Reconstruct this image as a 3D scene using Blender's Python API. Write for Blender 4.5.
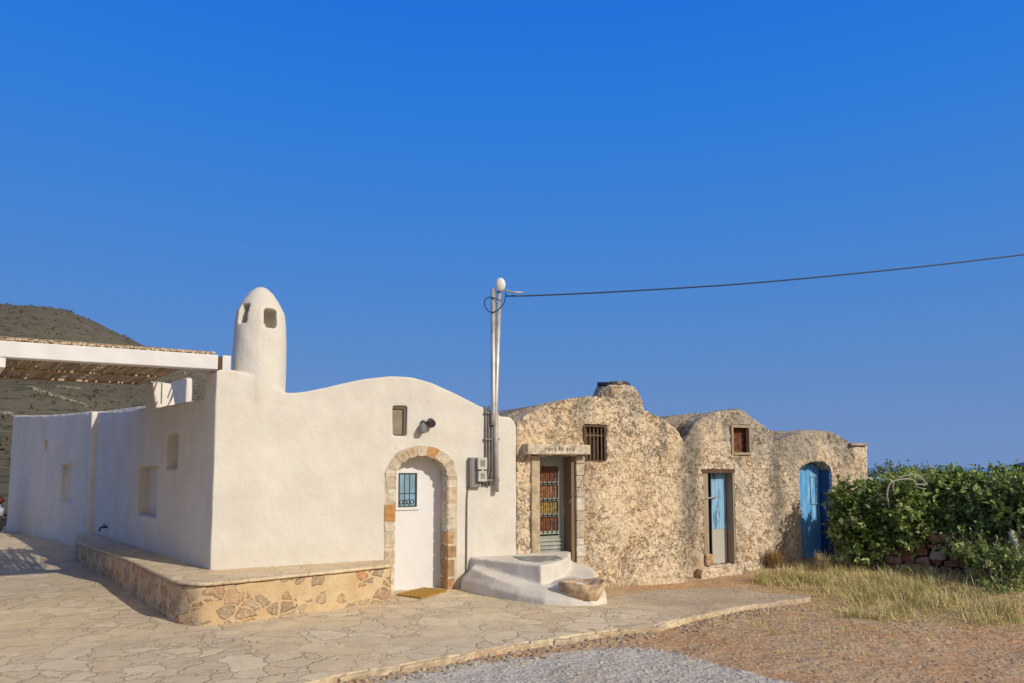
import bpy, bmesh, math, random
from mathutils import Vector, Matrix, noise
from mathutils.geometry import tessellate_polygon

random.seed(7)
D = bpy.data
scene = bpy.context.scene
for o in list(D.objects): D.objects.remove(o)
COL = scene.collection

# ------------------------------------------------------------------ camera
F = 740.0; HOR = 467.0; ZC = 1.9; PITCH = math.radians(4.8)
VPP = HOR - F*math.tan(PITCH)
cam_d = D.cameras.new('camera'); cam = D.objects.new('camera', cam_d); COL.objects.link(cam)
cam.location = (0, 0, ZC); cam.rotation_euler = (math.pi/2 + PITCH, 0, 0)
cam_d.sensor_width = 36; cam_d.lens = 36*F/1024
cam_d.shift_y = (VPP - 341.5)/1024
cam_d.clip_start = 0.1; cam_d.clip_end = 60000
scene.camera = cam

# ------------------------------------------------------------------ sky and sun
SUN_AZ = Vector((0.771, -0.637)).normalized(); SUN_EL = math.radians(31)
world = D.worlds.new('World'); scene.world = world; world.use_nodes = True
wn = world.node_tree.nodes; wl = world.node_tree.links
bg = wn['Background']; bg.inputs[1].default_value = 0.085
sky = wn.new('ShaderNodeTexSky'); sky.sky_type = 'NISHITA'; sky.sun_disc = False
sky.sun_elevation = SUN_EL; sky.sun_rotation = math.atan2(SUN_AZ.x, SUN_AZ.y)
sky.air_density = 1.0; sky.dust_density = 0.6; sky.ozone_density = 3.0
# clear deep Aegean blue: Nishita light graded by elevation
tc_ = wn.new('ShaderNodeTexCoord'); sx = wn.new('ShaderNodeSeparateXYZ'); wl.new(tc_.outputs['Generated'], sx.inputs[0])
rp = wn.new('ShaderNodeValToRGB'); wl.new(sx.outputs['Z'], rp.inputs[0])
def lin(c): return tuple(((x/255+.055)/1.055)**2.4 if x > 10 else x/255/12.92 for x in c) + (1,)
els = [(0.0, (112,144,196)), (0.06, (103,140,196)), (0.16, (86,136,203)), (0.30, (64,131,213)), (0.42, (46,125,219)), (0.54, (32,115,220)), (0.75, (30,85,160)), (1.0, (30,65,115))]
cr = rp.color_ramp; cr.elements[0].position = 0; cr.elements[0].color = lin(els[0][1]); cr.elements[1].position = 1; cr.elements[1].color = lin(els[-1][1])
for p_, c_ in els[1:-1]: cr.elements.new(p_).color = lin(c_)
gain = wn.new('ShaderNodeMix'); gain.data_type = 'RGBA'; gain.blend_type = 'MULTIPLY'; gain.inputs[0].default_value = 1
wl.new(rp.outputs[0], gain.inputs[6]); gain.inputs[7].default_value = (11.8, 11.8, 11.8, 1)
mxs = wn.new('ShaderNodeMix'); mxs.data_type = 'RGBA'; mxs.inputs[0].default_value = 0.95
wl.new(sky.outputs[0], mxs.inputs[6]); wl.new(gain.outputs[2], mxs.inputs[7]); # the sky is paler and brighter on the sun's side, behind the camera
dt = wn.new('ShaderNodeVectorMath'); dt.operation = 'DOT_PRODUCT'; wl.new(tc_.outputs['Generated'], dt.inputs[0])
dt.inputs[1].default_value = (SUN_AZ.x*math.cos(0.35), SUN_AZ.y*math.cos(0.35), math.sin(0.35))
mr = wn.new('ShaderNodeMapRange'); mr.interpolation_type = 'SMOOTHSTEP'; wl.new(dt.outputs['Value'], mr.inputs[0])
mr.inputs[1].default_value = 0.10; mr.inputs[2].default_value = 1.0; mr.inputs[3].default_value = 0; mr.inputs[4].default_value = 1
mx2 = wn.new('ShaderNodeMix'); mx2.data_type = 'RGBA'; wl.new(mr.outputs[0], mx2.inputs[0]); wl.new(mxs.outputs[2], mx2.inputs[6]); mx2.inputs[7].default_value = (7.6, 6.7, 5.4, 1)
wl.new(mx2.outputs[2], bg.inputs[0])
sun_d = D.lights.new('sun', 'SUN'); sun_d.energy = 3.4; sun_d.angle = math.radians(0.5)
sun_d.color = (1.0, 0.915, 0.78)
sun = D.objects.new('sun', sun_d); COL.objects.link(sun)
SD = Vector((SUN_AZ.x*math.cos(SUN_EL), SUN_AZ.y*math.cos(SUN_EL), math.sin(SUN_EL)))
sun.rotation_euler = SD.to_track_quat('Z', 'Y').to_euler(); sun.location = (10, -10, 20)
scene.view_settings.view_transform = 'Standard'; scene.view_settings.look = 'None'
scene.view_settings.gamma = 1; scene.view_settings.exposure = 0.0
scene.view_settings.use_curve_mapping = False

# ------------------------------------------------------------------ survey helpers (where things stand)
def ray(u, v):
    a = Vector(((u-512)/F, 1.0, (VPP - v)/F))
    c, s = math.cos(PITCH), math.sin(PITCH)
    return Vector((a.x, c*a.y - s*a.z, s*a.y + c*a.z))
CAM = Vector((0, 0, ZC))
def at_z(u, v, z):
    r = ray(u, v); k = (z-ZC)/r.z; return CAM + r*k
def at_y(u, v, y):
    r = ray(u, v); return CAM + r*(y/r.y)
class Frame:
    """wall frame: t along, n behind the face, z up"""
    def __init__(s, o, ang):
        s.o = Vector((o[0], o[1], 0)); s.d = Vector((math.cos(ang), math.sin(ang), 0)); s.n = Vector((-math.sin(ang), math.cos(ang), 0))
    def __call__(s, t, n, z): return s.o + s.d*t + s.n*n + Vector((0, 0, z))
    def px(s, u, v, n=0):
        r = ray(u, v); k = (s.n.dot(s.o - CAM) + n)/s.n.dot(r); p = CAM + r*k
        return (s.d.dot(p - s.o), p.z)
    def inv(s, p): q = Vector(p) - s.o; return (s.d.dot(q), s.n.dot(q), q.z)
P0 = at_z(415, 592, 0)
FA = Frame(P0, math.radians(28))
def sm(a, b, x):
    x = min(1, max(0, (x-a)/(b-a))); return x*x*(3-2*x)
def g(x, y):
    t, n, _ = FA.inv((x, y, 0))
    return -0.16*sm(1.2, 5.0, t)*(1-sm(6.5, 9, t)) - 0.03*sm(6.5, 9, t)
def gp(u, v, dz=0):
    z = 0
    for _ in range(8):
        p = at_z(u, v, z+dz); z = g(p.x, p.y)
    return p

# ------------------------------------------------------------------ object helpers
def tag(o, label=None, cat=None, group=None, kind=None):
    if label: o['label'] = label
    if cat: o['category'] = cat
    if group: o['group'] = group
    if kind: o['kind'] = kind
    return o
def empty(name, loc, label, cat, group=None):
    o = D.objects.new(name, None); COL.objects.link(o); o.location = loc; o.empty_display_size = 0.2
    return tag(o, label, cat, group)
def wloc(o):
    v = Vector(o.location)
    while o.parent: o = o.parent; v += Vector(o.location)
    return v
def link(name, me, mat, parent=None, loc=None):
    """mesh given in world coordinates; stored relative to its origin"""
    base = Vector((0, 0, 0))
    o = D.objects.new(name, me); COL.objects.link(o)
    if parent: o.parent = parent; base = wloc(parent)
    if loc is not None: o.location = Vector(loc) - base; base = Vector(loc)
    me.transform(Matrix.Translation(-base))
    me.materials.clear()
    for m in (mat if isinstance(mat, (list, tuple)) else [mat]): me.materials.append(m)
    return o
def obj_bm(name, bm, mat, parent=None, loc=None, smooth=False):
    me = D.meshes.new(name)
    bm.normal_update(); bm.to_mesh(me); bm.free()
    for p in me.polygons: p.use_smooth = smooth
    return link(name, me, mat, parent, loc)
def box(bm_, fr, t0, t1, n0, n1, z0, z1, bev=0.0, jit=0.0):
    """axis box in a wall frame"""
    bm = bmesh.new()
    vs = []
    for z in (z0, z1):
        for (t, n) in ((t0, n0), (t1, n0), (t1, n1), (t0, n1)):
            p = fr(t, n, z)
            if jit: p += Vector([random.uniform(-jit, jit) for _ in range(3)])
            vs.append(bm.verts.new(p))
    fs = [(0,3,2,1), (4,5,6,7), (0,1,5,4), (1,2,6,5), (2,3,7,6), (3,0,4,7)]
    faces = [bm.faces.new([vs[i] for i in f]) for f in fs]
    if bev:
        es = set(e for f in faces for e in f.edges)
        bmesh.ops.bevel(bm, geom=list(es), offset=bev, segments=2, affect='EDGES', profile=0.6)
    bmesh.ops.recalc_face_normals(bm, faces=bm.faces); paste(bm_, bm)
def boxobj(name, fr, dims, mat, parent=None, bev=0.004, smooth=False):
    bm = bmesh.new(); box(bm, fr, *dims, bev=bev); return obj_bm(name, bm, mat, parent, smooth=smooth)
def paste(bm, b):
    vm = {v: bm.verts.new(v.co) for v in b.verts}
    for f in b.faces: bm.faces.new([vm[v] for v in f.verts])
    b.free()
def tube(bm, pts, r, seg=8, cap=True):
    pts = [Vector(p) for p in pts]; rings = []
    rr = r if isinstance(r, (list, tuple)) else [r]*len(pts)
    for i, p in enumerate(pts):
        d = (pts[min(i+1, len(pts)-1)] - pts[max(i-1, 0)]).normalized()
        a = d.orthogonal().normalized() if i == 0 else (a - d*a.dot(d)).normalized()
        b = d.cross(a)
        rings.append([bm.verts.new(p + (a*math.cos(2*math.pi*k/seg) + b*math.sin(2*math.pi*k/seg))*rr[i]) for k in range(seg)])
    for i in range(len(rings)-1):
        for k in range(seg):
            bm.faces.new((rings[i][k], rings[i][(k+1) % seg], rings[i+1][(k+1) % seg], rings[i+1][k]))
    if cap:
        bm.faces.new(rings[0][::-1]); bm.faces.new(rings[-1])
def prism(bm, loops, fr, n0, n1):
    """solid between n0 and n1; loops = [outer, hole, ...] of (t, z)"""
    res = tessellate_polygon([[Vector((t, z, 0)) for t, z in lp] for lp in loops])
    flat = [p for lp in loops for p in lp]
    A = [bm.verts.new(fr(t, n0, z)) for t, z in flat]; B = [bm.verts.new(fr(t, n1, z)) for t, z in flat]
    for tri in res:
        bm.faces.new([A[i] for i in tri]); bm.faces.new([B[i] for i in reversed(tri)])
    k = 0
    for lp in loops:
        m = len(lp)
        for i in range(m):
            a, b = k+i, k+(i+1) % m
            bm.faces.new((A[a], A[b], B[b], B[a]))
        k += m
    bmesh.ops.recalc_face_normals(bm, faces=bm.faces)
def zprism(bm, pts, z0, z1):
    """solid from plan outline; z0/z1 number or function(x, y)"""
    f0 = z0 if callable(z0) else (lambda x, y: z0); f1 = z1 if callable(z1) else (lambda x, y: z1)
    tri = tessellate_polygon([[Vector((p[0], p[1], 0)) for p in pts]])
    A = [bm.verts.new((p[0], p[1], f0(p[0], p[1]))) for p in pts]; B = [bm.verts.new((p[0], p[1], f1(p[0], p[1]))) for p in pts]
    for t in tri:
        bm.faces.new([A[i] for i in t]); bm.faces.new([B[i] for i in t])
    m = len(pts)
    for i in range(m): bm.faces.new((A[i], A[(i+1) % m], B[(i+1) % m], B[i]))
    bmesh.ops.recalc_face_normals(bm, faces=bm.faces)
def remesh(bm, voxel, smooth_it=4, disp=None):
    """fuse solids of a bmesh into one soft surface"""
    me = D.meshes.new('tmp'); bm.to_mesh(me); bm.free()
    o = D.objects.new('tmp', me); COL.objects.link(o)
    m = o.modifiers.new('r', 'REMESH'); m.mode = 'VOXEL'; m.voxel_size = voxel
    s = o.modifiers.new('s', 'SMOOTH'); s.factor = 0.5; s.iterations = smooth_it
    dg = bpy.context.evaluated_depsgraph_get()
    out = D.meshes.new_from_object(o.evaluated_get(dg))
    D.objects.remove(o); D.meshes.remove(me)
    if disp:
        nr = [v.normal.copy() for v in out.vertices]
        for v, n in zip(out.vertices, nr): v.co = v.co + n*disp(v.co, n)
    for p in out.polygons: p.use_smooth = True
    return out
def soft_noise(amp, sc):
    return lambda p, n: amp*(noise.noise(p*sc) + 0.5*noise.noise(p*sc*2.3))
def set_col(me, cols_by_face, name='col'):
    at = me.attributes.new(name, 'FLOAT_COLOR', 'FACE')
    for i, c in enumerate(cols_by_face): at.data[i].color = (c[0], c[1], c[2], 1)

# ------------------------------------------------------------------ materials
class M:
    def __init__(s, name, rough=0.8, spec=0.3):
        s.m = D.materials.new(name); s.m.use_nodes = True; s.t = s.m.node_tree; s.N = s.t.nodes; s.L = s.t.links
        s.b = s.N['Principled BSDF']; s.b.inputs['Roughness'].default_value = rough
        s.b.inputs['Specular IOR Level'].default_value = spec
        s.geo = s.N.new('ShaderNodeNewGeometry'); s.pos = s.geo.outputs['Position']
    def inp(s, sock, v):
        if isinstance(v, bpy.types.NodeSocket): s.L.new(v, sock)
        elif isinstance(v, (tuple, list)) and len(v) == 3 and sock.type == 'RGBA': sock.default_value = (*v, 1)
        else: sock.default_value = v
    def noise(s, scale, detail=4, rough=0.55, vec=None, dist=0.0, col=False):
        n = s.N.new('ShaderNodeTexNoise'); s.L.new(vec or s.pos, n.inputs['Vector'])
        n.inputs['Scale'].default_value = scale; n.inputs['Detail'].default_value = detail
        n.inputs['Roughness'].default_value = rough; n.inputs['Distortion'].default_value = dist
        return n.outputs['Color' if col else 'Fac']
    def vor(s, scale, feature='F1', vec=None, rnd=1.0, out='Distance'):
        n = s.N.new('ShaderNodeTexVoronoi'); n.feature = feature; s.L.new(vec or s.pos, n.inputs['Vector'])
        n.inputs['Scale'].default_value = scale; n.inputs['Randomness'].default_value = rnd
        return n.outputs[out]
    def math(s, op, a, b=0.0, clamp=False):
        n = s.N.new('ShaderNodeMath'); n.operation = op; n.use_clamp = clamp
        s.inp(n.inputs[0], a); s.inp(n.inputs[1], b); return n.outputs[0]
    def ramp(s, v, lo, hi, a=0.0, b=1.0):
        n = s.N.new('ShaderNodeMapRange'); s.inp(n.inputs[0], v); n.interpolation_type = 'SMOOTHSTEP'
        for i, x in enumerate((lo, hi, a, b)): n.inputs[i+1].default_value = x
        return n.outputs[0]
    def mix(s, f, a, b, mode='MIX'):
        n = s.N.new('ShaderNodeMix'); n.data_type = 'RGBA'; n.blend_type = mode
        s.inp(n.inputs[0], f); s.inp(n.inputs[6], a); s.inp(n.inputs[7], b); return n.outputs[2]
    def attr(s, name, out='Color'):
        n = s.N.new('ShaderNodeAttribute'); n.attribute_name = name; return n.outputs[out]
    def vadd(s, a, b, k):
        n = s.N.new('ShaderNodeVectorMath'); n.operation = 'MULTIPLY_ADD'
        s.L.new(b, n.inputs[0]); n.inputs[1].default_value = (k, k, k); s.L.new(a, n.inputs[2]); return n.outputs[0]
    def vscale(s, a, v):
        n = s.N.new('ShaderNodeVectorMath'); n.operation = 'MULTIPLY'; s.L.new(a, n.inputs[0]); n.inputs[1].default_value = v; return n.outputs[0]
    def sep(s, a):
        n = s.N.new('ShaderNodeSeparateXYZ'); s.L.new(a, n.inputs[0]); return n.outputs
    def bump(s, h, strength=0.5, dist=0.02, prev=None):
        n = s.N.new('ShaderNodeBump'); s.L.new(h, n.inputs['Height']); n.inputs['Strength'].default_value = strength
        n.inputs['Distance'].default_value = dist
        if prev: s.L.new(prev, n.inputs['Normal'])
        s.L.new(n.outputs[0], s.b.inputs['Normal']); return n.outputs[0]
    def col(s, c): s.inp(s.b.inputs['Base Color'], c); return s.m

def plain(name, c, rough=0.6, var=0.12, sc=8, spec=0.3, metal=0.0, bump=0.15):
    m = M(name, rough, spec); m.b.inputs['Metallic'].default_value = metal
    n = m.noise(sc, 5)
    c2 = tuple(x*(1-var*2.2) for x in c); c1 = tuple(min(1, x*(1+var*0.6)) for x in c)
    m.bump(m.noise(sc*6, 4), bump, 0.004)
    return m.col(m.mix(m.ramp(n, 0.3, 0.7), c2, c1))

def m_plaster():
    m = M('lime_plaster', 0.9, 0.15)
    a = m.ramp(m.noise(1.1, 5), 0.3, 0.75); b = m.ramp(m.noise(6, 6, 0.65), 0.45, 0.8)
    c = m.mix(a, (0.60, 0.57, 0.515), (0.66, 0.63, 0.575))
    c = m.mix(m.math('MULTIPLY', b, 0.25), c, (0.66, 0.58, 0.48))
    # splash stain near the ground
    z = m.sep(m.pos)[2]
    st = m.math('MULTIPLY', m.ramp(z, 1.0, 0.3), m.ramp(m.noise(3, 6, 0.65), 0.38, 0.7))
    c = m.mix(m.math('MULTIPLY', st, 0.4), c, (0.55, 0.45, 0.33))
    streak = m.ramp(m.noise(3.0, 4, vec=m.vscale(m.pos, (3, 3, 0.25))), 0.56, 0.8)
    c = m.mix(m.math('MULTIPLY', streak, 0.18), c, (0.5, 0.45, 0.38))
    br = m.ramp(m.noise(2.2, 7, 0.7, dist=0.6), 0.42, 0.62)
    c = m.mix(m.math('MULTIPLY', br, 0.14), c, (0.80, 0.76, 0.69))
    wv = m.vadd(m.pos, m.noise(2.0, 6, 0.65, col=True), 0.5)
    ck = m.math('MULTIPLY', m.ramp(m.vor(0.8, 'DISTANCE_TO_EDGE', wv), 0.006, 0.0), m.ramp(m.noise(0.7, 3), 0.52, 0.62))
    c = m.mix(m.math('MULTIPLY', ck, 0.18), c, (0.38, 0.32, 0.25))
    n1 = m.bump(m.noise(3.0, 4, 0.6), 0.45, 0.05)
    n2 = m.bump(m.noise(14, 5, 0.65, vec=m.vscale(m.pos, (1, 1, 0.5))), 0.3, 0.012, n1)
    m.bump(m.noise(45, 5, 0.7), 0.25, 0.005, n2)
    return m.col(c)

def m_rubble(name, base, warm, grey, greyamt):
    """old rubble wall: rough pitted mortar over half-buried stones, lichen-grey above"""
    m = M(name, 0.95, 0.08)
    warp = m.vadd(m.pos, m.noise(3.2, 5, col=True), 0.34)
    e = m.vor(4.6, 'DISTANCE_TO_EDGE', warp); cv = m.sep(m.vor(4.6, 'F1', warp, out='Color'))
    c = m.mix(m.ramp(m.noise(0.7, 5), 0.40, 0.60), base, warm)
    pm = m.ramp(m.noise(1.25, 6, 0.6, vec=warp), 0.47, 0.56)                    # surviving render
    inv = m.math('SUBTRACT', 1.0, pm)
    c = m.mix(m.math('MULTIPLY', m.math('MULTIPLY', cv[0], inv), 0.45), c, (0.80, 0.68, 0.50))
    c = m.mix(m.math('MULTIPLY', m.math('MULTIPLY', m.ramp(cv[1], 0.6, 0.95), inv), 0.5), c, (0.52, 0.34, 0.17))
    c = m.mix(m.math('MULTIPLY', m.math('MULTIPLY', m.ramp(cv[2], 0.75, 0.95), inv), 0.5), c, (0.36, 0.31, 0.25))
    c = m.mix(m.math('MULTIPLY', pm, 0.35), c, (0.70, 0.585, 0.43))
    c = m.mix(m.math('MULTIPLY', m.ramp(m.noise(1.8, 6, 0.65), 0.52, 0.70), 0.45), c, (0.56, 0.36, 0.16))
    z = m.sep(m.pos)[2]
    drip = m.noise(1.5, 6, 0.62, vec=m.vscale(m.pos, (1, 1, 0.35)))
    gz = m.math('ADD', m.math('MULTIPLY', m.ramp(z, 0.9, 3.0), 0.36), m.math('MULTIPLY', drip, 1.05))
    gm = m.ramp(gz, 0.88-greyamt*0.4, 1.02-greyamt*0.4)
    c = m.mix(m.math('MULTIPLY', gm, 0.8), c, grey)
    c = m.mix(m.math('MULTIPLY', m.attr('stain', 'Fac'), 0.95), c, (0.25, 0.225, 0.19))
    c = m.mix(m.math('MULTIPLY', m.ramp(m.noise(26, 6, 0.75), 0.42, 0.7), 0.35), c, (0.36, 0.27, 0.18))
    p1 = m.ramp(m.noise(10.5, 6, 0.66, dist=1.2), 0.37, 0.47); p2 = m.ramp(m.noise(24, 4, 0.6, dist=0.8), 0.33, 0.43)
    pits = m.math('MINIMUM', p1, m.math('ADD', m.math('MULTIPLY', p2, 0.6), 0.4))
    pits = m.math('ADD', m.math('MULTIPLY', pits, m.math('SUBTRACT', 1.0, m.math('MULTIPLY', pm, 0.55))), m.math('MULTIPLY', pm, 0.55))
    joint = m.math('SUBTRACT', 1.0, m.math('MULTIPLY', m.ramp(e, 0.055, 0.0), m.math('SUBTRACT', 1.0, m.math('MULTIPLY', pm, 0.85))))
    dark = m.math('MULTIPLY', m.math('ADD', m.math('MULTIPLY', joint, 0.4), 0.6), pits)
    c = m.mix(m.math('MULTIPLY', m.math('SUBTRACT', 1.0, dark), 0.64), c, (0.215, 0.15, 0.09))
    n1 = m.bump(dark, 0.9, 0.035)
    m.bump(m.noise(34, 6, 0.72), 0.6, 0.012, n1)
    return m.col(c)

def m_vcol(name, rough=0.9, sc=14, var=0.35, bump=0.6, bd=0.012):
    m = M(name, rough, 0.15); a = m.attr('col')
    d = m.mix(1.0, a, m.mix(m.ramp(m.noise(sc, 6, 0.65), 0.3, 0.72), (1-var,)*3, (1+var*0.4,)*3), 'MULTIPLY')
    m.bump(m.noise(sc*2.2, 5, 0.65), bump, bd); return m.col(d)

def m_paving():
    m = M('stone_paving', 0.88, 0.15)
    flat = m.vscale(m.pos, (1, 1, 0))
    warp = m.vadd(flat, m.noise(1.3, 5, 0.6, col=True), 0.9)
    e = m.vor(2.7, 'DISTANCE_TO_EDGE', warp); cc = m.sep(m.vor(2.7, 'F1', warp, out='Color'))
    c = m.mix(m.ramp(m.noise(0.45, 4), 0.38, 0.62), (0.66, 0.525, 0.34), (0.58, 0.475, 0.34))
    c = m.mix(m.math('MULTIPLY', m.ramp(cc[0], 0.3, 1), 0.6), c, (0.76, 0.65, 0.47))
    c = m.mix(m.math('MULTIPLY', m.ramp(cc[2], 0.5, 1), 0.4), c, (0.50, 0.41, 0.30))
    c = m.mix(m.math('MULTIPLY', m.ramp(cc[1], 0.72, 1), 0.3), c, (0.56, 0.39, 0.24))
    c = m.mix(m.math('MULTIPLY', m.ramp(m.noise(5, 7, 0.72), 0.42, 0.72), 0.5), c, (0.44, 0.355, 0.25))
    c = m.mix(m.math('MULTIPLY', m.ramp(m.noise(19, 6, 0.75), 0.5, 0.75), 0.35), c, (0.76, 0.66, 0.5))
    part = m.ramp(m.noise(0.9, 4, 0.6), 0.36, 0.54, 0.25, 1.0)
    wdt = m.math('ADD', 0.016, m.math('MULTIPLY', m.noise(6, 3), 0.05))
    j = m.math('MULTIPLY', m.math('SUBTRACT', 1.0, m.math('DIVIDE', e, wdt), True), part)
    j = m.math('MAXIMUM', j, 0.0)
    ap = m.attr('apron', 'Fac'); j = m.math('MULTIPLY', j, m.math('SUBTRACT', 1.0, m.math('MULTIPLY', ap, 0.8)))
    c = m.mix(m.math('MULTIPLY', ap, 0.75), c, m.mix(m.ramp(m.noise(1.6, 6, 0.65), 0.35, 0.65), (0.47, 0.375, 0.28), (0.36, 0.28, 0.20)))
    c = m.mix(m.math('MULTIPLY', j, 0.42), c, (0.34, 0.25, 0.16))
    h = m.math('ADD', m.math('MULTIPLY', m.math('MULTIPLY', m.ramp(e, 0.0, 0.06), part), 0.9), m.math('MULTIPLY', m.math('ADD', m.math('MULTIPLY', cc[2], part), m.noise(2.5, 5)), 0.5))
    n1 = m.bump(h, 0.7, 0.018)
    m.bump(m.noise(16, 7, 0.75), 0.6, 0.014, n1)
    return m.col(c)

def m_terrain():
    m = M('earth_and_gravel', 0.95, 0.1)
    gr = m.attr('gravel', 'Fac'); gs = m.attr('grassy', 'Fac'); far = m.attr('hill', 'Fac')
    c = m.mix(m.ramp(m.noise(0.7, 5), 0.35, 0.65), (0.50, 0.295, 0.16), (0.48, 0.35, 0.215))
    c = m.mix(m.ramp(m.noise(4, 6, 0.7), 0.45, 0.7), c, (0.52, 0.41, 0.28))
    c = m.mix(m.math('MULTIPLY', m.ramp(m.noise(11, 6, 0.75), 0.48, 0.68), 0.45), c, (0.31, 0.20, 0.115))
    cell = m.sep(m.vor(42, 'F1', out='Color')); ce = m.vor(42, 'DISTANCE_TO_EDGE')
    gcol = m.mix(cell[0], (0.47, 0.435, 0.385), (0.64, 0.60, 0.54))
    gcol = m.mix(m.math('MULTIPLY', m.ramp(m.noise(1.6, 6, 0.7), 0.42, 0.62), 0.65), gcol, (0.52, 0.44, 0.34))
    gcol = m.mix(m.ramp(ce, 0.1, 0.0, 0, 0.25), gcol, (0.2, 0.18, 0.16))
    gm = m.ramp(m.math('ADD', gr, m.math('MULTIPLY', m.math('SUBTRACT', m.noise(7, 6, 0.7), 0.5), 0.9)), 0.35, 0.65)
    c = m.mix(gm, c, gcol)
    gc = m.mix(m.noise(6, 5), (0.42, 0.30, 0.13), (0.50, 0.37, 0.17))
    c = m.mix(m.math('MULTIPLY', m.ramp(m.math('ADD', gs, m.math('SUBTRACT', m.noise(5, 5), 0.5)), 0.35, 0.75), 0.65), c, gc)
    # hillside scrub
    hc = m.mix(m.ramp(m.noise(0.012, 6, 0.6), 0.35, 0.65), (0.115, 0.10, 0.068), (0.155, 0.135, 0.09))
    hc = m.mix(m.ramp(m.noise(0.35, 6, 0.75), 0.5, 0.62), hc, (0.07, 0.07, 0.042))
    hc = m.mix(m.math('MULTIPLY', m.ramp(m.noise(0.06, 6, 0.7), 0.58, 0.7), 0.7), hc, (0.24, 0.21, 0.16))
    c = m.mix(far, c, hc)
    n1 = m.bump(m.noise(0.4, 6, 0.75), 0.5, 0.6)
    n2 = m.bump(m.noise(9, 6, 0.7), 0.7, 0.04, n1)
    m.bump(m.math('ADD', m.math('MULTIPLY', ce, gm), m.noise(50, 4)), 0.6, 0.012, n2)
    return m.col(c)

def m_leaf():
    m = M('green_leaf', 0.45, 0.4); a = m.attr('col'); m.b.inputs['Transmission Weight'].default_value = 0.0
    m.b.inputs['Subsurface Weight'].default_value = 0.0
    out = m.N['Material Output']; tr = m.N.new('ShaderNodeBsdfTranslucent'); m.L.new(a, tr.inputs['Color'])
    mx = m.N.new('ShaderNodeMixShader'); mx.inputs[0].default_value = 0.22
    m.L.new(m.b.outputs[0], mx.inputs[1]); m.L.new(tr.outputs[0], mx.inputs[2]); m.L.new(mx.outputs[0], out.inputs[0])
    return m.col(a)
def m_grass():
    m = M('dry_grass_blade', 0.85, 0.1); return m.col(m.attr('col'))
def m_wood(name, c1, c2, worn, amt, rough=0.75, zsc=0.6):
    m = M(name, rough, 0.2)
    v = m.vscale(m.pos, (1, 1, zsc/8))
    n = m.noise(30, 6, 0.7, vec=v); k = m.noise(9, 6, 0.75, vec=m.vscale(m.pos, (1, 1, 0.22)))
    c = m.mix(n, c1, c2); c = m.mix(m.ramp(k, 0.66-amt*0.25, 0.72-amt*0.2), c, worn)
    m.bump(n, 0.5, 0.006); return m.col(c)

PLASTER = m_plaster()
def m_bench():
    m = M('flush_stones_in_mortar', 0.93, 0.1)
    wp = m.vadd(m.vscale(m.pos, (1, 1, 1.45)), m.noise(6, 6, 0.7, col=True), 0.22)
    e = m.vor(4.7, 'DISTANCE_TO_EDGE', wp); cv = m.sep(m.vor(4.7, 'F1', wp, out='Color'))
    st = m.math('MULTIPLY', m.ramp(m.math('SUBTRACT', e, m.math('MULTIPLY', m.noise(9, 6, 0.7), 0.17)), 0.0, 0.05), m.ramp(cv[0], 0.44, 0.48))
    sc_ = m.mix(m.ramp(cv[1], 0.35, 0.75), (0.29, 0.21, 0.145), (0.46, 0.21, 0.09))
    sc_ = m.mix(m.ramp(cv[2], 0.5, 0.9), sc_, (0.40, 0.32, 0.23))
    sc_ = m.mix(m.math('MULTIPLY', m.ramp(m.noise(17, 6, 0.7), 0.4, 0.7), 0.6), sc_, (0.62, 0.50, 0.34))
    mo = m.mix(m.ramp(m.noise(2.5, 6, 0.65), 0.35, 0.65), (0.60, 0.46, 0.29), (0.52, 0.37, 0.21))
    mo = m.mix(m.math('MULTIPLY', m.ramp(m.noise(12, 5, 0.7), 0.45, 0.7), 0.4), mo, (0.44, 0.32, 0.2))
    c = m.mix(m.math('MULTIPLY', st, 0.95), mo, sc_)
    n1 = m.bump(m.math('ADD', m.math('MULTIPLY', st, 1.1), m.noise(7, 5, 0.65)), 0.9, 0.022)
    m.bump(m.noise(30, 6, 0.72), 0.6, 0.01, n1)
    return m.col(c)
RUBBLE_A = m_rubble('rubble_wall_gold', (0.70, 0.565, 0.41), (0.74, 0.565, 0.37), (0.40, 0.36, 0.29), 0.10)
RUBBLE_B = m_rubble('rubble_wall_pale', (0.70, 0.59, 0.46), (0.72, 0.57, 0.42), (0.37, 0.345, 0.30), 0.42)
RUBBLE_C = m_rubble('rubble_wall_grey', (0.67, 0.56, 0.43), (0.69, 0.54, 0.40), (0.345, 0.32, 0.28), 0.55)
ROOFMAT = m_rubble('weathered_roof_mortar', (0.36, 0.32, 0.26), (0.32, 0.28, 0.22), (0.27, 0.25, 0.22), 0.9)
STONE = m_vcol('dressed_stone')
PAVING = m_paving(); TERRAIN = m_terrain(); LEAF = m_leaf(); GRASSM = m_grass()
CAPPING = plain('slab_mortar', (0.58, 0.49, 0.36), 0.9, 0.12, 5, bump=0.4)
BENCH = m_bench()
MORTAR = plain('wall_mortar', (0.62, 0.50, 0.34), 0.95, 0.14, 6, bump=0.7)
WHITEP = plain('white_paint', (0.70, 0.70, 0.71), 0.45, 0.02, 3, 0.4, bump=0.05)
BEAMW = plain('white_beam_paint', (0.70, 0.70, 0.70), 0.7, 0.04, 3)
GREYP = plain('grey_paint', (0.33, 0.33, 0.30), 0.6, 0.12)
DARKM = plain('dark_metal', (0.035, 0.03, 0.028), 0.45, 0.1, spec=0.5)
GALV = plain('galvanised_pipe', (0.50, 0.49, 0.47), 0.45, 0.12, 5, 0.5, 0.4)
PVC = plain('grey_conduit', (0.20, 0.19, 0.175), 0.55, 0.12)
METERG = plain('meter_box_grey', (0.26, 0.25, 0.235), 0.5, 0.08)
METERW = plain('meter_box_pale', (0.50, 0.48, 0.44), 0.5, 0.05)
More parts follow.
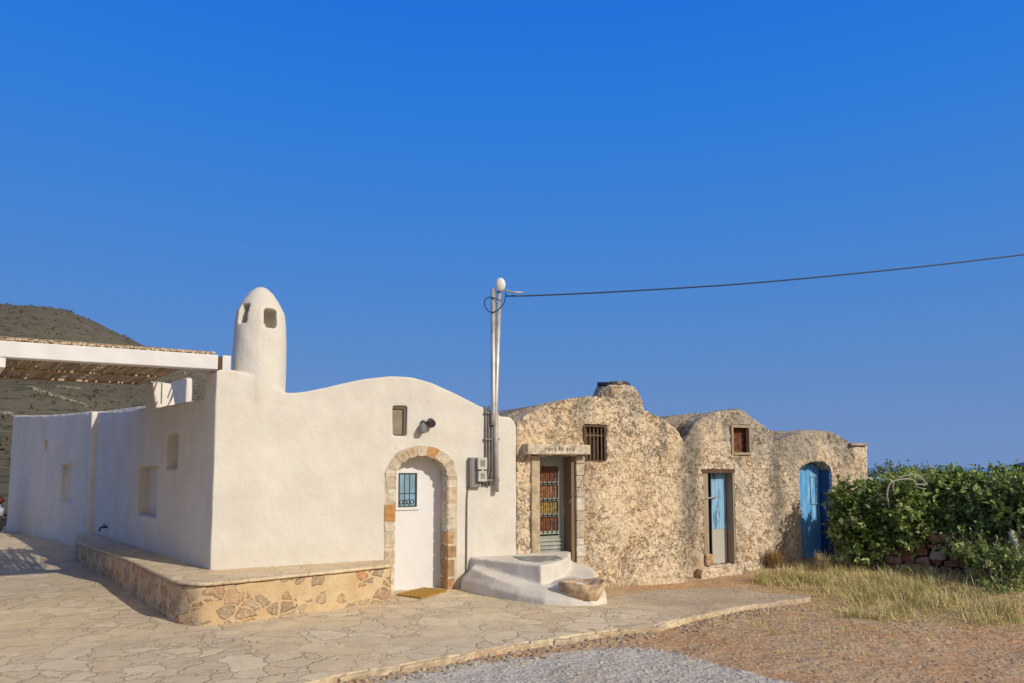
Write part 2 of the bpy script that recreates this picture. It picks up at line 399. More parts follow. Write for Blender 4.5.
BLACKC = plain('black_cable', (0.03, 0.05, 0.11), 0.5, 0.05)
GLASS = plain('window_glass', (0.22, 0.38, 0.52), 0.12, 0.15, 4, 0.7, bump=0)
SHUTTER = plain('taupe_shutter', (0.27, 0.225, 0.17), 0.7, 0.1)
MATC = plain('coir_mat', (0.50, 0.28, 0.05), 0.95, 0.3, 40, bump=1.0)
DARKWOOD = m_wood('dark_wood', (0.07, 0.04, 0.025), (0.14, 0.085, 0.05), (0.2, 0.15, 0.1), 0.2)
BROWNW = m_wood('brown_wood', (0.15, 0.10, 0.06), (0.26, 0.19, 0.12), (0.35, 0.28, 0.2), 0.25)
GREYWOOD = m_wood('weathered_wood', (0.25, 0.19, 0.13), (0.40, 0.32, 0.23), (0.5, 0.42, 0.32), 0.3)
BLUEW = m_wood('faded_blue_paint', (0.17, 0.38, 0.62), (0.33, 0.55, 0.74), (0.08, 0.14, 0.22), 0.6)
BLUED = m_wood('bright_blue_paint', (0.06, 0.27, 0.62), (0.16, 0.44, 0.76), (0.32, 0.56, 0.74), 0.6)
BLUE_SHADE = plain('shaded_blue_frame', (0.025, 0.075, 0.22), 0.6, 0.2)  # shadow on the arched door's right side, put into the blue
SAGE = m_wood('sage_door_paint', (0.25, 0.27, 0.24), (0.33, 0.35, 0.31), (0.5, 0.5, 0.46), 0.4)
PALEW = m_wood('pale_panel', (0.40, 0.38, 0.33), (0.48, 0.46, 0.40), (0.3, 0.27, 0.22), 0.2)
CURT_R = plain('rust_red_cloth', (0.25, 0.10, 0.055), 0.9, 0.25, 20)
CURT_O = plain('orange_cloth', (0.36, 0.18, 0.09), 0.9, 0.25, 20)
CURT_Y = plain('yellow_cloth', (0.42, 0.30, 0.09), 0.9, 0.25, 20)
INNER = plain('dark_interior', (0.045, 0.03, 0.022), 0.9, 0.2)
INNERR = plain('brown_boards', (0.16, 0.06, 0.03), 0.85, 0.3, 14)
CLAY = plain('clay_stone', (0.50, 0.34, 0.20), 0.9, 0.25, 12, bump=0.8)
BARK = plain('bark', (0.22, 0.18, 0.14), 0.9, 0.2, 16, bump=0.8)
DEADW = plain('bleached_branch', (0.42, 0.39, 0.34), 0.8, 0.1, 16)
REEDW = plain('pale_cane', (0.5, 0.36, 0.22), 0.8, 0.15, 12)
REED = m_vcol('dry_reed', 0.8, 20, 0.3, 0.2, 0.003)

def outline_px(fr, pts, n=0): return [fr.px(u, v, n) for u, v in pts]
def smooth_curve(pts, k=6):
    out = []
    for i in range(len(pts)-1):
        p0 = Vector(pts[max(i-1, 0)]); p1 = Vector(pts[i]); p2 = Vector(pts[i+1]); p3 = Vector(pts[min(i+2, len(pts)-1)])
        for j in range(k):
            s = j/k
            out.append(tuple(0.5*((2*p1) + (p2-p0)*s + (2*p0-5*p1+4*p2-p3)*s*s + (3*p1-p0-3*p2+p3)*s**3)))
    out.append(tuple(pts[-1])); return out

# ================================================================== GROUND
def seg_dist(p, a, b):
    ab = b-a; k = max(0, min(1, (p-a).dot(ab)/max(ab.length_squared, 1e-9))); return (p-(a+ab*k)).length, a+ab*k
def inside(p, poly):
    c = False; j = len(poly)-1
    for i in range(len(poly)):
        a, b = poly[i], poly[j]
        if (a[1] > p[1]) != (b[1] > p[1]) and p[0] < (b[0]-a[0])*(p[1]-a[1])/(b[1]-a[1])+a[0]: c = not c
        j = i
    return c
def V2(p): return Vector((p[0], p[1]))
edge_px = [(305,683), (345,673), (400,664), (470,652), (530,641), (600,631), (655,625), (690,616), (740,606), (785,600), (806,598)]
edge = [V2(gp(u, v)) for u, v in edge_px]
dirL = (edge[0]-edge[2]).normalized()
front = [edge[0]+dirL*k for k in (9, 6, 3, 1.2)] + edge
tip = V2(gp(812, 596)); back1 = V2(gp(765, 589)); back2 = V2(gp(715, 579))
frontage = V2(FA(6.0, 0.3, 0))
pave_poly = front + [tip, V2(gp(775, 594)), V2(gp(725, 588)), V2(gp(690, 588)), V2(gp(650, 591)), V2(gp(606, 598)), V2(FA(2.4, -.8, 0)), V2(FA(2.4, 2.5, 0)), V2(FA(-2, 3, 0)), Vector((-9, 24)), Vector((-22, 24)), Vector((-22, 2))]
grav_px = [(330,700), (400,676), (480,662), (560,652), (625,646), (680,653), (730,668), (800,684), (900,705), (950,760), (300,760)]
grav_poly = [V2(gp(u, v, -0.07)) for u, v in grav_px]
grass_px = [(752,583), (775,570), (800,560), (860,560), (1060,560), (1100,620), (1040,632), (930,622), (860,618), (800,602), (760,590)]
grass_poly = [V2(gp(u, v, -0.05)) for u, v in grass_px]
def mask(p, poly, w):
    d = min(seg_dist(p, poly[i], poly[(i+1) % len(poly)])[0] for i in range(len(poly)))
    s = d if inside(p, poly) else -d
    return sm(-w, w, s)
# the hill's height by bearing (pixels measured on its skyline)
sky_px0 = [(-900,345), (-500,330), (-250,312), (-100,303), (0,304.5), (20,305), (40,306.5), (65,311), (90,320), (115,331), (145,345), (180,361), (225,378), (290,405), (400,440), (520,470), (700,478), (3000,480)]
sky_px = [(u-6, v+7) if -300 < u < 160 else (u, v) for u, v in sky_px0]
def hill_angle(az):
    u = 512 + F*math.tan(max(-1.35, min(1.35, az)))
    for (a, va), (b, vb) in zip(sky_px, sky_px[1:]):
        if a <= u <= b:
            k = (u-a)/(b-a); v = va+(vb-va)*k
            r = ray(u, v); return r.z/math.hypot(r.x, r.y)
    if u < sky_px[0][0]: r = ray(*sky_px[0]); return r.z/math.hypot(r.x, r.y)
    return -0.02
RH = 420.0
def terrain_z(x, y):
    r = math.hypot(x, y); az = math.atan2(x, y)
    t, n, _ = FA.inv((x, y, 0))
    base = g(x, y) - 0.075
    base += 0.012*noise.noise(Vector((x*1.3, y*1.3, 0))) + 0.008*noise.noise(Vector((x*5, y*5, 1)))
    # the bank by the dry-stone wall
    rise = 0.0
    if t > 8: rise += 0.12*sm(8.5, 13, t)
    z = base + rise
    if r > 30:
        ha = hill_angle(az) if abs(az) < 1.35 else 0.0
        if ha > 0.005:
            top = ha*RH*1.0 + ZC
            k = sm(34, RH, r); k = 0.35*((r-30)/(RH-30) if r < RH else 1) + 0.65*k
            if r > RH: top -= (r-RH)*0.12
            z = base*(1-k) + top*min(1, k) + k*(1.0*noise.noise(Vector((x*.03, y*.03, 3))) + .9*noise.noise(Vector((x*.12, y*.12, 5))))*min(1, (RH*1.05-min(r, RH))/90 + .15)
        if ha < 0.02:
            z -= 42*sm(60, 330, r)*(1-sm(0.0, 0.02, ha))
    return z
bm = bmesh.new()
radii = []
r = 3.2
while r < 30: radii.append(r); r *= 1.013
while r < 900: radii.append(r); r *= 1.045
azs = [math.radians(a) for a in [-180, -150, -120, -100, -88, -78]] + [math.radians(-70 + 125*i/420) for i in range(421)] + [math.radians(a) for a in (62, 75, 90, 120, 150, 180)]
grid = []
for rr in radii: grid.append([bm.verts.new((rr*math.sin(a), rr*math.cos(a), terrain_z(rr*math.sin(a), rr*math.cos(a)))) for a in azs[:-1]])
nA = len(azs)-1
for i in range(len(radii)-1):
    for k in range(nA): bm.faces.new((grid[i][k], grid[i][(k+1) % nA], grid[i+1][(k+1) % nA], grid[i+1][k]))
cv = bm.verts.new((0, 0, -0.07))
for k in range(nA): bm.faces.new((cv, grid[0][(k+1) % nA], grid[0][k]))
bmesh.ops.recalc_face_normals(bm, faces=bm.faces)
ground = obj_bm('ground', bm, TERRAIN, smooth=True); tag(ground, kind='structure')
me = ground.data
if me.polygons[0].normal.z < 0: me.flip_normals()
ag = me.attributes.new('gravel', 'FLOAT', 'POINT'); as_ = me.attributes.new('grassy', 'FLOAT', 'POINT'); ah = me.attributes.new('hill', 'FLOAT', 'POINT')
for i, v in enumerate(me.vertices):
    p = V2(v.co); rr = p.length
    if rr < 22 and v.co.y > 0:
        ag.data[i].value = mask(p, grav_poly, 0.35); as_.data[i].value = mask(p, grass_poly, 0.5)
    elif v.co.x > 0: as_.data[i].value = 0.8
    ah.data[i].value = sm(24, 34, rr)

# paved courtyard
step = 0.16
xs = [p.x for p in pave_poly]; ys = [p.y for p in pave_poly]
bm = bmesh.new(); vd = {}
def gv(i, j):
    if (i, j) not in vd: vd[(i, j)] = bm.verts.new((i*step, j*step, 0))
    return vd[(i, j)]
for i in range(int(min(xs)/step)-1, int(max(xs)/step)+2):
    for j in range(int(min(ys)/step)-1, int(max(ys)/step)+2):
        if inside(((i+.5)*step, (j+.5)*step), pave_poly): bm.faces.new((gv(i, j), gv(i+1, j), gv(i+1, j+1), gv(i, j+1)))
bd = [v for v in bm.verts if v.is_boundary]
for v in bd:
    p = V2(v.co); best = min((seg_dist(p, pave_poly[i], pave_poly[(i+1) % len(pave_poly)]) for i in range(len(pave_poly))), key=lambda q: q[0])
    v.co.x, v.co.y = best[1].x, best[1].y
for v in bm.verts: v.co.z = g(v.co.x, v.co.y) + 0.006*noise.noise(Vector((v.co.x*1.1, v.co.y*1.1, 7)))
be = [e for e in bm.edges if e.is_boundary]
ex = bmesh.ops.extrude_edge_only(bm, edges=be)['geom']
for q in ex:
    if isinstance(q, bmesh.types.BMVert): q.co.z -= 0.2
bmesh.ops.recalc_face_normals(bm, faces=bm.faces)
pav = obj_bm('courtyard_paving', bm, PAVING)
ap = pav.data.attributes.new('apron', 'FLOAT', 'POINT')
for i, v in enumerate(pav.data.vertices):
    t_, n_2, _z = FA.inv(v.co); ap.data[i].value = sm(1.9, 3.1, t_ + .5*noise.noise(v.co*1.2)); tag(pav, kind='structure')

# kerb stones along the front edge of the paving
def rough_block(bm_, c, ax, ay, az, lx, ly, lz, jit=0.012, bev=0.015):
    bm = bmesh.new()
    vs = [bm.verts.new(c + ax*(sx*lx/2) + ay*(sy*ly/2) + az*(sz*lz/2) + Vector([random.uniform(-jit, jit) for _ in range(3)]))
          for sz in (-1, 1) for sx, sy in ((-1,-1), (1,-1), (1,1), (-1,1))]
    fs = [bm.faces.new([vs[i] for i in f]) for f in ((0,3,2,1), (4,5,6,7), (0,1,5,4), (1,2,6,5), (2,3,7,6), (3,0,4,7))]
    bmesh.ops.bevel(bm, geom=list(set(e for f in fs for e in f.edges)), offset=bev, segments=2, affect='EDGES', profile=0.6)
    bmesh.ops.recalc_face_normals(bm, faces=bm.faces); paste(bm_, bm)
kcols = []
bm = bmesh.new()
path = front[1:-1]; 
for a, b in zip(path, path[1:]):
    L = (b-a).length; s = 0
    while s < L-0.05:
        l = min(random.uniform(0.22, 0.55), L-s); m_ = a + (b-a)*((s+l/2)/L); d3 = Vector((*(b-a).normalized(), 0)); n3 = Vector((-d3.y, d3.x, 0))
        nf = len(bm.faces)
        rough_block(bm, Vector((m_.x, m_.y, g(m_.x, m_.y)-0.062+random.uniform(-.012, .006))) + n3*random.uniform(.03, .08), (d3+n3*random.uniform(-.12, .12)).normalized(), n3, Vector((random.uniform(-.06, .06), random.uniform(-.06, .06), 1)).normalized(), l+0.02, random.uniform(.14, .24), 0.11, 0.022, 0.022)
        c = random.choice([(0.60,0.49,0.34), (0.56,0.45,0.30), (0.62,0.52,0.36), (0.54,0.41,0.27), (0.54,0.45,0.33)])
        kcols += [c]*(len(bm.faces)-nf); s += l
me = D.meshes.new('kerb'); bm.to_mesh(me); bm.free(); set_col(me, kcols)
kerb = link('kerb', me, STONE); tag(kerb, kind='structure')

# sea
bm = bmesh.new()
bmesh.ops.create_circle(bm, cap_ends=True, radius=38000, segments=96)
for v in bm.verts: v.co.z = -36
SEA = M('hazy_sea_water', 0.35, 0.5); SEA.bump(SEA.noise(0.05, 5), 0.4, 3.0); SEA.col((0.12, 0.25, 0.45))  # base colour lightened to stand for haze over the water
tag(obj_bm('sea', bm, SEA.m), kind='structure')
# far headland on the horizon
bm = bmesh.new(); pr = []
hy = 9000
for i in range(40):
    u = 1013 + i*14; top = 461.3 - 2.0*sm(0, 8, i) + 0.5*noise.noise(Vector((i*.6, 0, 0)))
    pr.append((u, top if i else 464.5))
A = [bm.verts.new(at_y(u, v, hy)) for u, v in pr]; B = [bm.verts.new(Vector((at_y(u, v, hy).x, hy-500, -37))) for u, v in pr]; C_ = [bm.verts.new(Vector((at_y(u, v, hy).x*1.1, hy+900, -37))) for u, v in pr]
for i in range(len(pr)-1):
    bm.faces.new((A[i], A[i+1], B[i+1], B[i])); bm.faces.new((A[i+1], A[i], C_[i], C_[i+1]))
bmesh.ops.recalc_face_normals(bm, faces=bm.faces)
tag(obj_bm('far_headland', bm, plain('hazed_far_rock', (0.03, 0.06, 0.14), 0.9, 0.2, 0.002)), kind='structure')  # blue of the distant air is painted into the rock colour

# ================================================================== WHITE HOUSE
house = empty('whitewashed_house', FA(-1, 0, 0), 'long low cream whitewashed house with tall rounded chimney, arched white door and curved parapet', 'house')
top_px = smooth_curve([(214,370.5), (232,369.5), (262,380), (284,391.5), (300,392), (320,388.5), (350,381.5), (380,377), (405,376.5), (430,382.5), (460,395.5), (483,408), (497,412.5)], 4)
top_px += [(500,416.5), (511,417.5), (515,423)]
outer = outline_px(FA, top_px)
tR = FA.px(516.5, 500)[0]; tL = FA.px(213, 470)[0]
outer[0] = (tL, outer[0][1])
outer = outer + [(tR, outer[-1][1]-0.05), (tR, -0.3), (tL, -0.3)]
# arched door opening
def arch(tl, tr, zb, zs, zt, k=12):
    c = (tl+tr)/2; w = (tr-tl)/2
    return [(tl, zb), (tr, zb)] + [(c + w*math.cos(math.pi*i/k), zs + (zt-zs)*math.sin(math.pi*i/k)) for i in range(k+1)]
dl = FA.px(394, 560)[0]; dr = FA.px(447.5, 560)[0]; dzt = FA.px(424, 455.5)[1]; dzs = FA.px(447, 478)[1]
door_hole = arch(dl, dr, -0.2, dzs, dzt)
def rect_px(fr, u0, v0, u1, v1, n=0):
    um, vm = (u0+u1)/2, (v0+v1)/2
    return (fr.px(u0, vm, n)[0], fr.px(u1, vm, n)[0], fr.px(um, v1, n)[1], fr.px(um, v0, n)[1])
w = rect_px(FA, 393, 406, 407, 436)
win_hole = [(w[0], w[2]), (w[1], w[2]), (w[1], w[3]), (w[0], w[3])]
bm = bmesh.new()
prism(bm, [outer, door_hole, win_hole], FA, 0.0, 0.5)
# side wall (frame SW: t along the wall going back, n into the house)
C0 = FA(tL, 0, 0)
W0z = 3.2
W0 = at_z(96, 412, W0z); W0.z = 0
ang = math.atan2(W0.y-C0.y, W0.x-C0.x)
SW = Frame(C0, ang); SW.n = -SW.n    # n points into the house (to the right)
if SW.n.x < 0: SW.n = -SW.n
sl = (W0-C0).length
def zS(u, v): return SW.px(u, v)[1]
sp = [(0.02, outer[0][1]-0.01), (SW.px(206, 372)[0], zS(206, 371)), (SW.px(204, 398)[0], zS(204, 398)), SW.px(188, 401), SW.px(156, 407.5), SW.px(152.5, 382), SW.px(145.5, 381), SW.px(145.5, 408), SW.px(120, 411), (sl, W0z), (sl, -0.3), (0.02, -0.3)]
nich1 = rect_px(SW, 137, 467, 157, 516); nich2 = rect_px(SW, 165, 434, 178, 468)
R4 = lambda q: [(q[0], q[2]), (q[1], q[2]), (q[1], q[3]), (q[0], q[3])]
bms = bmesh.new()
prism(bms, [sp, R4(nich1), R4(nich2)], SW, 0.0, 0.32)
ms = remesh(bms, 0.03, 3, soft_noise(0.012, 1.7))
bms = bmesh.new(); prism(bms, [[(0.3, -0.2), (sl, -0.2), (sl, 2.9), (0.3, 2.9)]], SW, 0.2, 0.45)   # back of the niches
obj_bm('niche_back', bms, PLASTER, house)
# chimney: lathe fused into the wall
cz = lambda v: FA.px(258, v, 0.40)[1]
tc = (FA.px(230.5, 350, 0.4)[0] + FA.px(287, 350, 0.4)[0])/2; rb = (FA.px(287, 350, 0.4)[0] - FA.px(230.5, 350, 0.4)[0])/2*0.955
prof = [(cz(450), rb*0.90), (cz(392), rb), (cz(350), rb*0.985), (cz(325), rb*0.955), (cz(314), rb*0.89), (cz(303), rb*0.68), (cz(294), rb*0.44), (cz(289), rb*0.22), (cz(287.3), 0.01)]
nc = rb*0.94
bch = bmesh.new(); rings = []
for z, r_ in prof: rings.append([bch.verts.new(FA(tc + r_*math.cos(2*math.pi*k/32), nc + r_*math.sin(2*math.pi*k/32), z)) for k in range(32)])
for a, b in zip(rings, rings[1:]):
    for k in range(32): bch.faces.new((a[k], a[(k+1) % 32], b[(k+1) % 32], b[k]))
bch.faces.new(rings[0][::-1]); bch.faces.new(rings[-1])
bmesh.ops.recalc_face_normals(bch, faces=bch.faces)
def cut(bmi, boxes):
    """smoke openings cut through the low-poly chimney before it is fused"""
    me = D.meshes.new('c'); bmi.to_mesh(me); bmi.free()
    o = D.objects.new('c', me); COL.objects.link(o)
    bmc = bmesh.new()
    for fr, dims in boxes: box(bmc, fr, *dims)
    bmesh.ops.recalc_face_normals(bmc, faces=bmc.faces)
    cm = D.meshes.new('k'); bmc.to_mesh(cm); bmc.free(); c = D.objects.new('k', cm); COL.objects.link(c)
    m = o.modifiers.new('b', 'BOOLEAN'); m.operation = 'DIFFERENCE'; m.object = c; m.solver = 'EXACT'
    dg = bpy.context.evaluated_depsgraph_get(); out = D.meshes.new_from_object(o.evaluated_get(dg))
    D.objects.remove(o); D.objects.remove(c); return out
h1 = rect_px(FA, 263.5, 309, 276.5, 328, 0.05)
hl = (cz(329), cz(308))
hs2 = rect_px(FA, 234.5, 308, 243, 329, 0.25)
FCH = Frame(FA(tc, nc, 0), 0); FCH.d = (FA.d*(-.80) - FA.n*.60).normalized(); FCH.n = Vector((-FCH.d.y, FCH.d.x, 0))
che = cut(bch, [(FA, (h1[0], h1[1], -0.2, nc-.02, h1[2], h1[3])), (FCH, (0.08, 0.6, -.07, .07, hl[0]+.02, hl[1]))])
bm.from_mesh(che)
me = remesh(bm, 0.02, 2, soft_noise(0.012, 1.7))
# separate wall / chimney / side wall
def split(me, tests):
    outs = []
    for i in range(len(tests)+1):
        b = bmesh.new(); b.from_mesh(me); dele = []
        for f in b.faces:
            c = f.calc_center_median(); idx = len(tests)
            for k, tst in enumerate(tests):
                if tst(c): idx = k; break
            if idx != i: dele.append(f)
        bmesh.ops.delete(b, geom=dele, context='FACES'); m_ = D.meshes.new('s'); b.to_mesh(m_); b.free(); outs.append(m_)
        for p in m_.polygons: p.use_smooth = True
    return outs
zt0 = outer[0][1]
def is_ch(c):
    t, n, z = FA.inv(c); return z > zt0-0.02 - 0.25*max(0, (t-tc)/rb) and math.hypot(t-tc, n-nc) < rb*1.12
mc, mf = split(me, [is_ch])
facade_o = link('facade_wall', mf, PLASTER, house)
facade_o.name = 'wall'
side_o = link('wall', ms, PLASTER, house)
ch_o = link('chimney', mc, PLASTER, house)
# plain roof body behind: vault under the parapet line
def vault(name, outline, fr, n0, n1, mat, parent, drop=0.03, zb=0.0, k=14, amp=0.03):
    """closed barrel prism under a facade outline"""
    bm = bmesh.new(); pts = [(t, z-drop) for t, z in outline]
    rings = []
    for i in range(k+1):
        n = n0 + (n1-n0)*i/k
        rings.append([bm.verts.new(fr(t, n, z + amp*noise.noise(Vector((t*1.3, n*1.1, z))) - (0.25*(i/k)**3))) for t, z in pts] + [bm.verts.new(fr(pts[-1][0], n, zb)), bm.verts.new(fr(pts[0][0], n, zb))])
    m_ = len(rings[0])
    for a, b in zip(rings, rings[1:]):
        for q in range(m_): bm.faces.new((a[q], a[(q+1) % m_], b[(q+1) % m_], b[q]))
    bm.faces.new(rings[0][::-1]); bm.faces.new(rings[-1]); bmesh.ops.recalc_face_normals(bm, faces=bm.faces)
    return obj_bm(name, bm, mat, parent, smooth=False)
sel = [q for q in outer[:-3] if FA.px(286, 392)[0] < q[0]]
vault('roof', sel, FA, 0.5, 6.0, PLASTER, house, 0.03)
# flat roof over the left half and its lit kerb further back
bm = bmesh.new()
pl = [SW(0.5, .46, 0), SW(sl-0.05, .46, 0), SW(sl-0.05, 3.2, 0), FA(-1.6, 6, 0), FA(-1.6, .52, 0)]
zprism(bm, pl, 2.7, 2.84); obj_bm('roof', bm, PLASTER, house)
bm = bmesh.new()
a = at_z(30, 414.5, 3.35); 
zp = 3.12
K0 = SW(sl-0.05, 1.5, 0); 
prism(bm, [[(SW.px(145, 402, 1.2)[0]-1.5, 2.7), (SW.px(145, 402, 1.2)[0]-1.5, zS(145, 402)+.12), (sl-0.3, 3.25+.02), (sl-0.3, 2.7)]], SW, 1.2, 1.45)
PAR = link('parapet', remesh(bm, 0.04, 3, soft_noise(0.01, 3)), PLASTER, house)
# small raised block on the roof seen through the notch
b0 = SW.px(186, 395, 0.9); b1 = SW.px(161, 395, 0.9)
bm = bmesh.new(); zz = SW.px(172, 382, 0.9)[1]
prism(bm, [[(b0[0], 2.8), (b0[0], zz-0.06), (b0[0]+0.07, zz), (b1[0]+.3, zz), (b1[0]+.3, 2.8)]], SW, 0.9, 1.02)
link('roof_hatch', remesh(bm, 0.03, 2, soft_noise(0.006, 3)), PLASTER, house)

# back wing
_a = math.radians(136.5); _d = Vector((math.cos(_a), math.sin(_a), 0)); _r = ray(13, 415.5); _k = (W0.y*_r.x/_r.y - W0.x)/(_d.x - _d.y*_r.x/_r.y)
W1 = W0 + _d*_k; W1z = at_y(13, 415.5, W1.y).z
ang2 = math.atan2(W1.y-W0.y, W1.x-W0.x); WW = Frame(W0, ang2)
if WW.n.y < 0: WW.n = -WW.n
wl_ = (W1-W0).length
bm = bmesh.new()
n3 = rect_px(WW, 60, 465, 73, 502); n4 = rect_px(WW, 42.5, 440, 47, 449)
prism(bm, [[(-0.15, W0z+.02), (wl_*0.5, (W0z+W1z)/2-.03), (wl_, W1z), (wl_+0.12, -0.6), (-0.15, -0.6)], R4(n3), R4(n4)], WW, 0, 0.3)
prism(bm, [[(0, 0), (wl_-.1, 0), (wl_-.1, 3.05), (0, 3.05)]], WW, 0.18, 3.5)
link('wing_wall', remesh(bm, 0.045, 3, soft_noise(0.015, 1.5)), PLASTER, house).name = 'wall'
# slim pilaster at the corner of the wing
bm = bmesh.new(); prism(bm, [[(sl-.30, -.3), (sl+.05, -.3), (sl+.05, W0z+.02), (sl-.26, W0z-.02)]], SW, -.13, .3)
link('buttress', remesh(bm, 0.03, 4, soft_noise(0.008, 2)), PLASTER, house)
# rising lit parapet behind the wing
bm = bmesh.new()
prism(bm, [[(-0.4, 2.9), (-0.4, W0z+.2), (wl_*0.45, (W0z+W1z)/2+.08), (wl_-.3, W1z+.0), (wl_-.3, 2.9)]], WW, 1.0, 1.25)
link('parapet', remesh(bm, 0.04, 3, soft_noise(0.01, 3)), PLASTER, house)

# door of the white house
door = boxobj('door', FA, (dl+.001, dr-.001, 0.285, 0.33, -0.02, dzt-0.0), WHITEP, house)
dw = rect_px(FA, 395.5, 470, 419, 510, 0.28)
dwf = boxobj('window', FA, (dw[0], dw[1], 0.262, 0.283, dw[2], dw[3]), WHITEP, door, 0.003)
iw = rect_px(FA, 398.5, 473, 416.5, 506.5, 0.27)
boxobj('pane', FA, (iw[0], iw[1], 0.255, 0.2605, iw[2], iw[3]), GLASS, dwf, 0)
bm = bmesh.new()
W_, H_ = iw[1]-iw[0], iw[3]-iw[2]
for e_ in ((iw[0], iw[0]+.012, iw[2], iw[3]), (iw[1]-.03, iw[1], iw[2], iw[3]), (iw[0], iw[1], iw[3]-.02, iw[3]), (iw[0], iw[1], iw[2], iw[2]+.015)):
    box(bm, FA, e_[0], e_[1], 0.245, 0.254, e_[2], e_[3])
for f in (0.3, 0.58): box(bm, FA, iw[0]+W_*f, iw[0]+W_*f+.008, 0.2455, 0.2535, iw[2]+.016, iw[3]-.021)
box(bm, FA, iw[0]+.013, iw[1]-.031, 0.246, 0.253, iw[2]+H_*.38, iw[2]+H_*.38+.01)
for i in range(4):     # scrolls
    c = iw[0] + W_*(0.14+0.2*i)
    tube(bm, [FA(c+.03*math.cos(a_), 0.25, iw[2]+H_*.14+.035*math.sin(a_)) for a_ in [k*math.pi/5 for k in range(11)]], 0.006, 5)
obj_bm('grille', bm, DARKM, dwf)
# stone surround: arch and jamb stones (flush pieces 2 cm proud)
bm = bmesh.new(); cols = []
pal = [(0.62,0.55,0.43), (0.66,0.60,0.48), (0.58,0.46,0.33), (0.64,0.57,0.45), (0.68,0.61,0.50), (0.60,0.52,0.40)]
sw_ = FA.px(457, 520)[0]-dr; 
def stone_quad(poly, n0, n1, c, bev=0.014):
    nf = len(bm.faces); A = [bm.verts.new(FA(t, n0, z)) for t, z in poly]; B = [bm.verts.new(FA(t, n1, z)) for t, z in poly]
    m_ = len(poly); fs = [bm.faces.new(A), bm.faces.new(B[::-1])] + [bm.faces.new((A[i], B[i], B[(i+1) % m_], A[(i+1) % m_])) for i in range(m_)]
    bmesh.ops.bevel(bm, geom=list(set(e for f in fs for e in f.edges)), offset=bev, segments=2, affect='EDGES')
    cols.extend([c]*(len(bm.faces)-nf))
ctr = ((dl+dr)/2, dzs); hw = (dr-dl)/2; hh = dzt-dzs
def apt(a, o): return (ctr[0]+(hw+o)*math.cos(a), ctr[1]+(hh+o)*math.sin(a))
N = 9; cuts = [math.pi*i/N + (random.uniform(-.06, .06) if 0 < i < N else 0) for i in range(N+1)]
acol = {4: (0.55,0.31,0.13), 7: (0.50,0.40,0.28), 6: (0.52,0.40,0.27), 1: (0.60,0.53,0.42), 2: (0.52,0.45,0.33)}
for i in range(N):
    a0, a1 = cuts[i]+.015, cuts[i+1]-.015; am = (a0+a1)/2; o = sw_*random.uniform(.85, 1.15)
    stone_quad([apt(a0, -.012), apt(a0, o), apt(am, o*1.04), apt(a1, o), apt(a1, -.012), apt(am, -.012)], -0.012, 0.24, acol.get(i, random.choice(pal)))
for side, zb_ in ((1, -0.05), (-1, -0.05)):
    z = dzs-.008
    while z > zb_+.03:
        h = random.uniform(.13, .30); z0 = max(zb_, z-h)
        if z0-zb_ < .08: z0 = zb_
        o = sw_*random.uniform(.8, 1.2); e0 = dr-.012 if side == 1 else dl+.012
        poly = [(e0, z0), (e0+side*o, z0+random.uniform(-.01, .01)), (e0+side*o*random.uniform(.9, 1.1), z-.012), (e0, z-.012)]
        if side == -1: poly = poly[::-1]
        c = random.choice(pal)
        if side == 1 and z < 1.0: c = random.choice([(0.46,0.27,0.14), (0.52,0.33,0.18), (0.40,0.25,0.14)])
        if side == -1 and 1.25 < z < 1.55: c = (0.50,0.27,0.10)
        stone_quad(poly, -0.012, 0.24, c); z = z0
bmesh.ops.recalc_face_normals(bm, faces=bm.faces)
me = D.meshes.new('s'); bm.to_mesh(me); bm.free(); set_col(me, cols); link('door_surround', me, STONE, house)
bm = bmesh.new()   # mortar bed behind the surround stones
oc = [apt(math.pi*i/20, sw_*1.0) for i in range(21)]; ic = [apt(math.pi*i/20, 0.004) for i in range(21)]
mo = [(dr+sw_, -0.1)] + oc + [(dl-sw_, -0.1), (dl-.004, -0.1)] + ic[::-1] + [(dr+.004, -0.1)]
prism(bm, [mo], FA, -0.004, 0.1); 
obj_bm('mortar_bed', bm, CAPPING, house)
# small shuttered window
wf = boxobj('window', FA, (w[0]-.01, w[1]+.01, 0.06, 0.09, w[2]-.01, w[3]+.01), SHUTTER, house, 0.003)
bm = bmesh.new(); 
box(bm, FA, w[1]-.045, w[1]-.005, 0.03, 0.059, w[2]+.0, w[3]-.0); box(bm, FA, w[0]+.0, w[1]-.046, 0.03, 0.059, w[3]-.04, w[3]); box(bm, FA, w[0], w[1]-.046, 0.03, 0.059, w[2], w[2]+.03)
obj_bm('frame', bm, plain('window_frame_brown', (0.14, 0.115, 0.085), 0.7), wf)

# double spot lamp above the door
lp = FA.px(423, 422.5); lamp = empty('wall_lamp', FA(lp[0], 0, lp[1]), 'dark twin-head outdoor lamp fixed above the arched white door', 'lamp')
bm = bmesh.new(); tube(bm, [FA(lp[0]-.01, 0.01, lp[1]), FA(lp[0]-.01, -.05, lp[1])], 0.035, 12); tube(bm, [FA(lp[0]-.03, -.05, lp[1]), FA(lp[0]+.06, -.05, lp[1])], 0.018, 8)
obj_bm('bracket', bm, DARKM, lamp, smooth=False)
bm = bmesh.new(); p1 = FA.px(429, 423); c_ = FA(p1[0], -.08, p1[1])
tube(bm, [c_+Vector((-.02, .05, .02)), c_+Vector((-.01, .03, .015)), c_+Vector((.02, -.05, -.02)), c_+Vector((.025, -.06, -.022))], [.03, .062, .066, .05], 14)
obj_bm('lamp_head', bm, DARKM, lamp, smooth=False)
bm = bmesh.new(); p1 = FA.px(421, 429); c_ = FA(p1[0], -.08, p1[1])
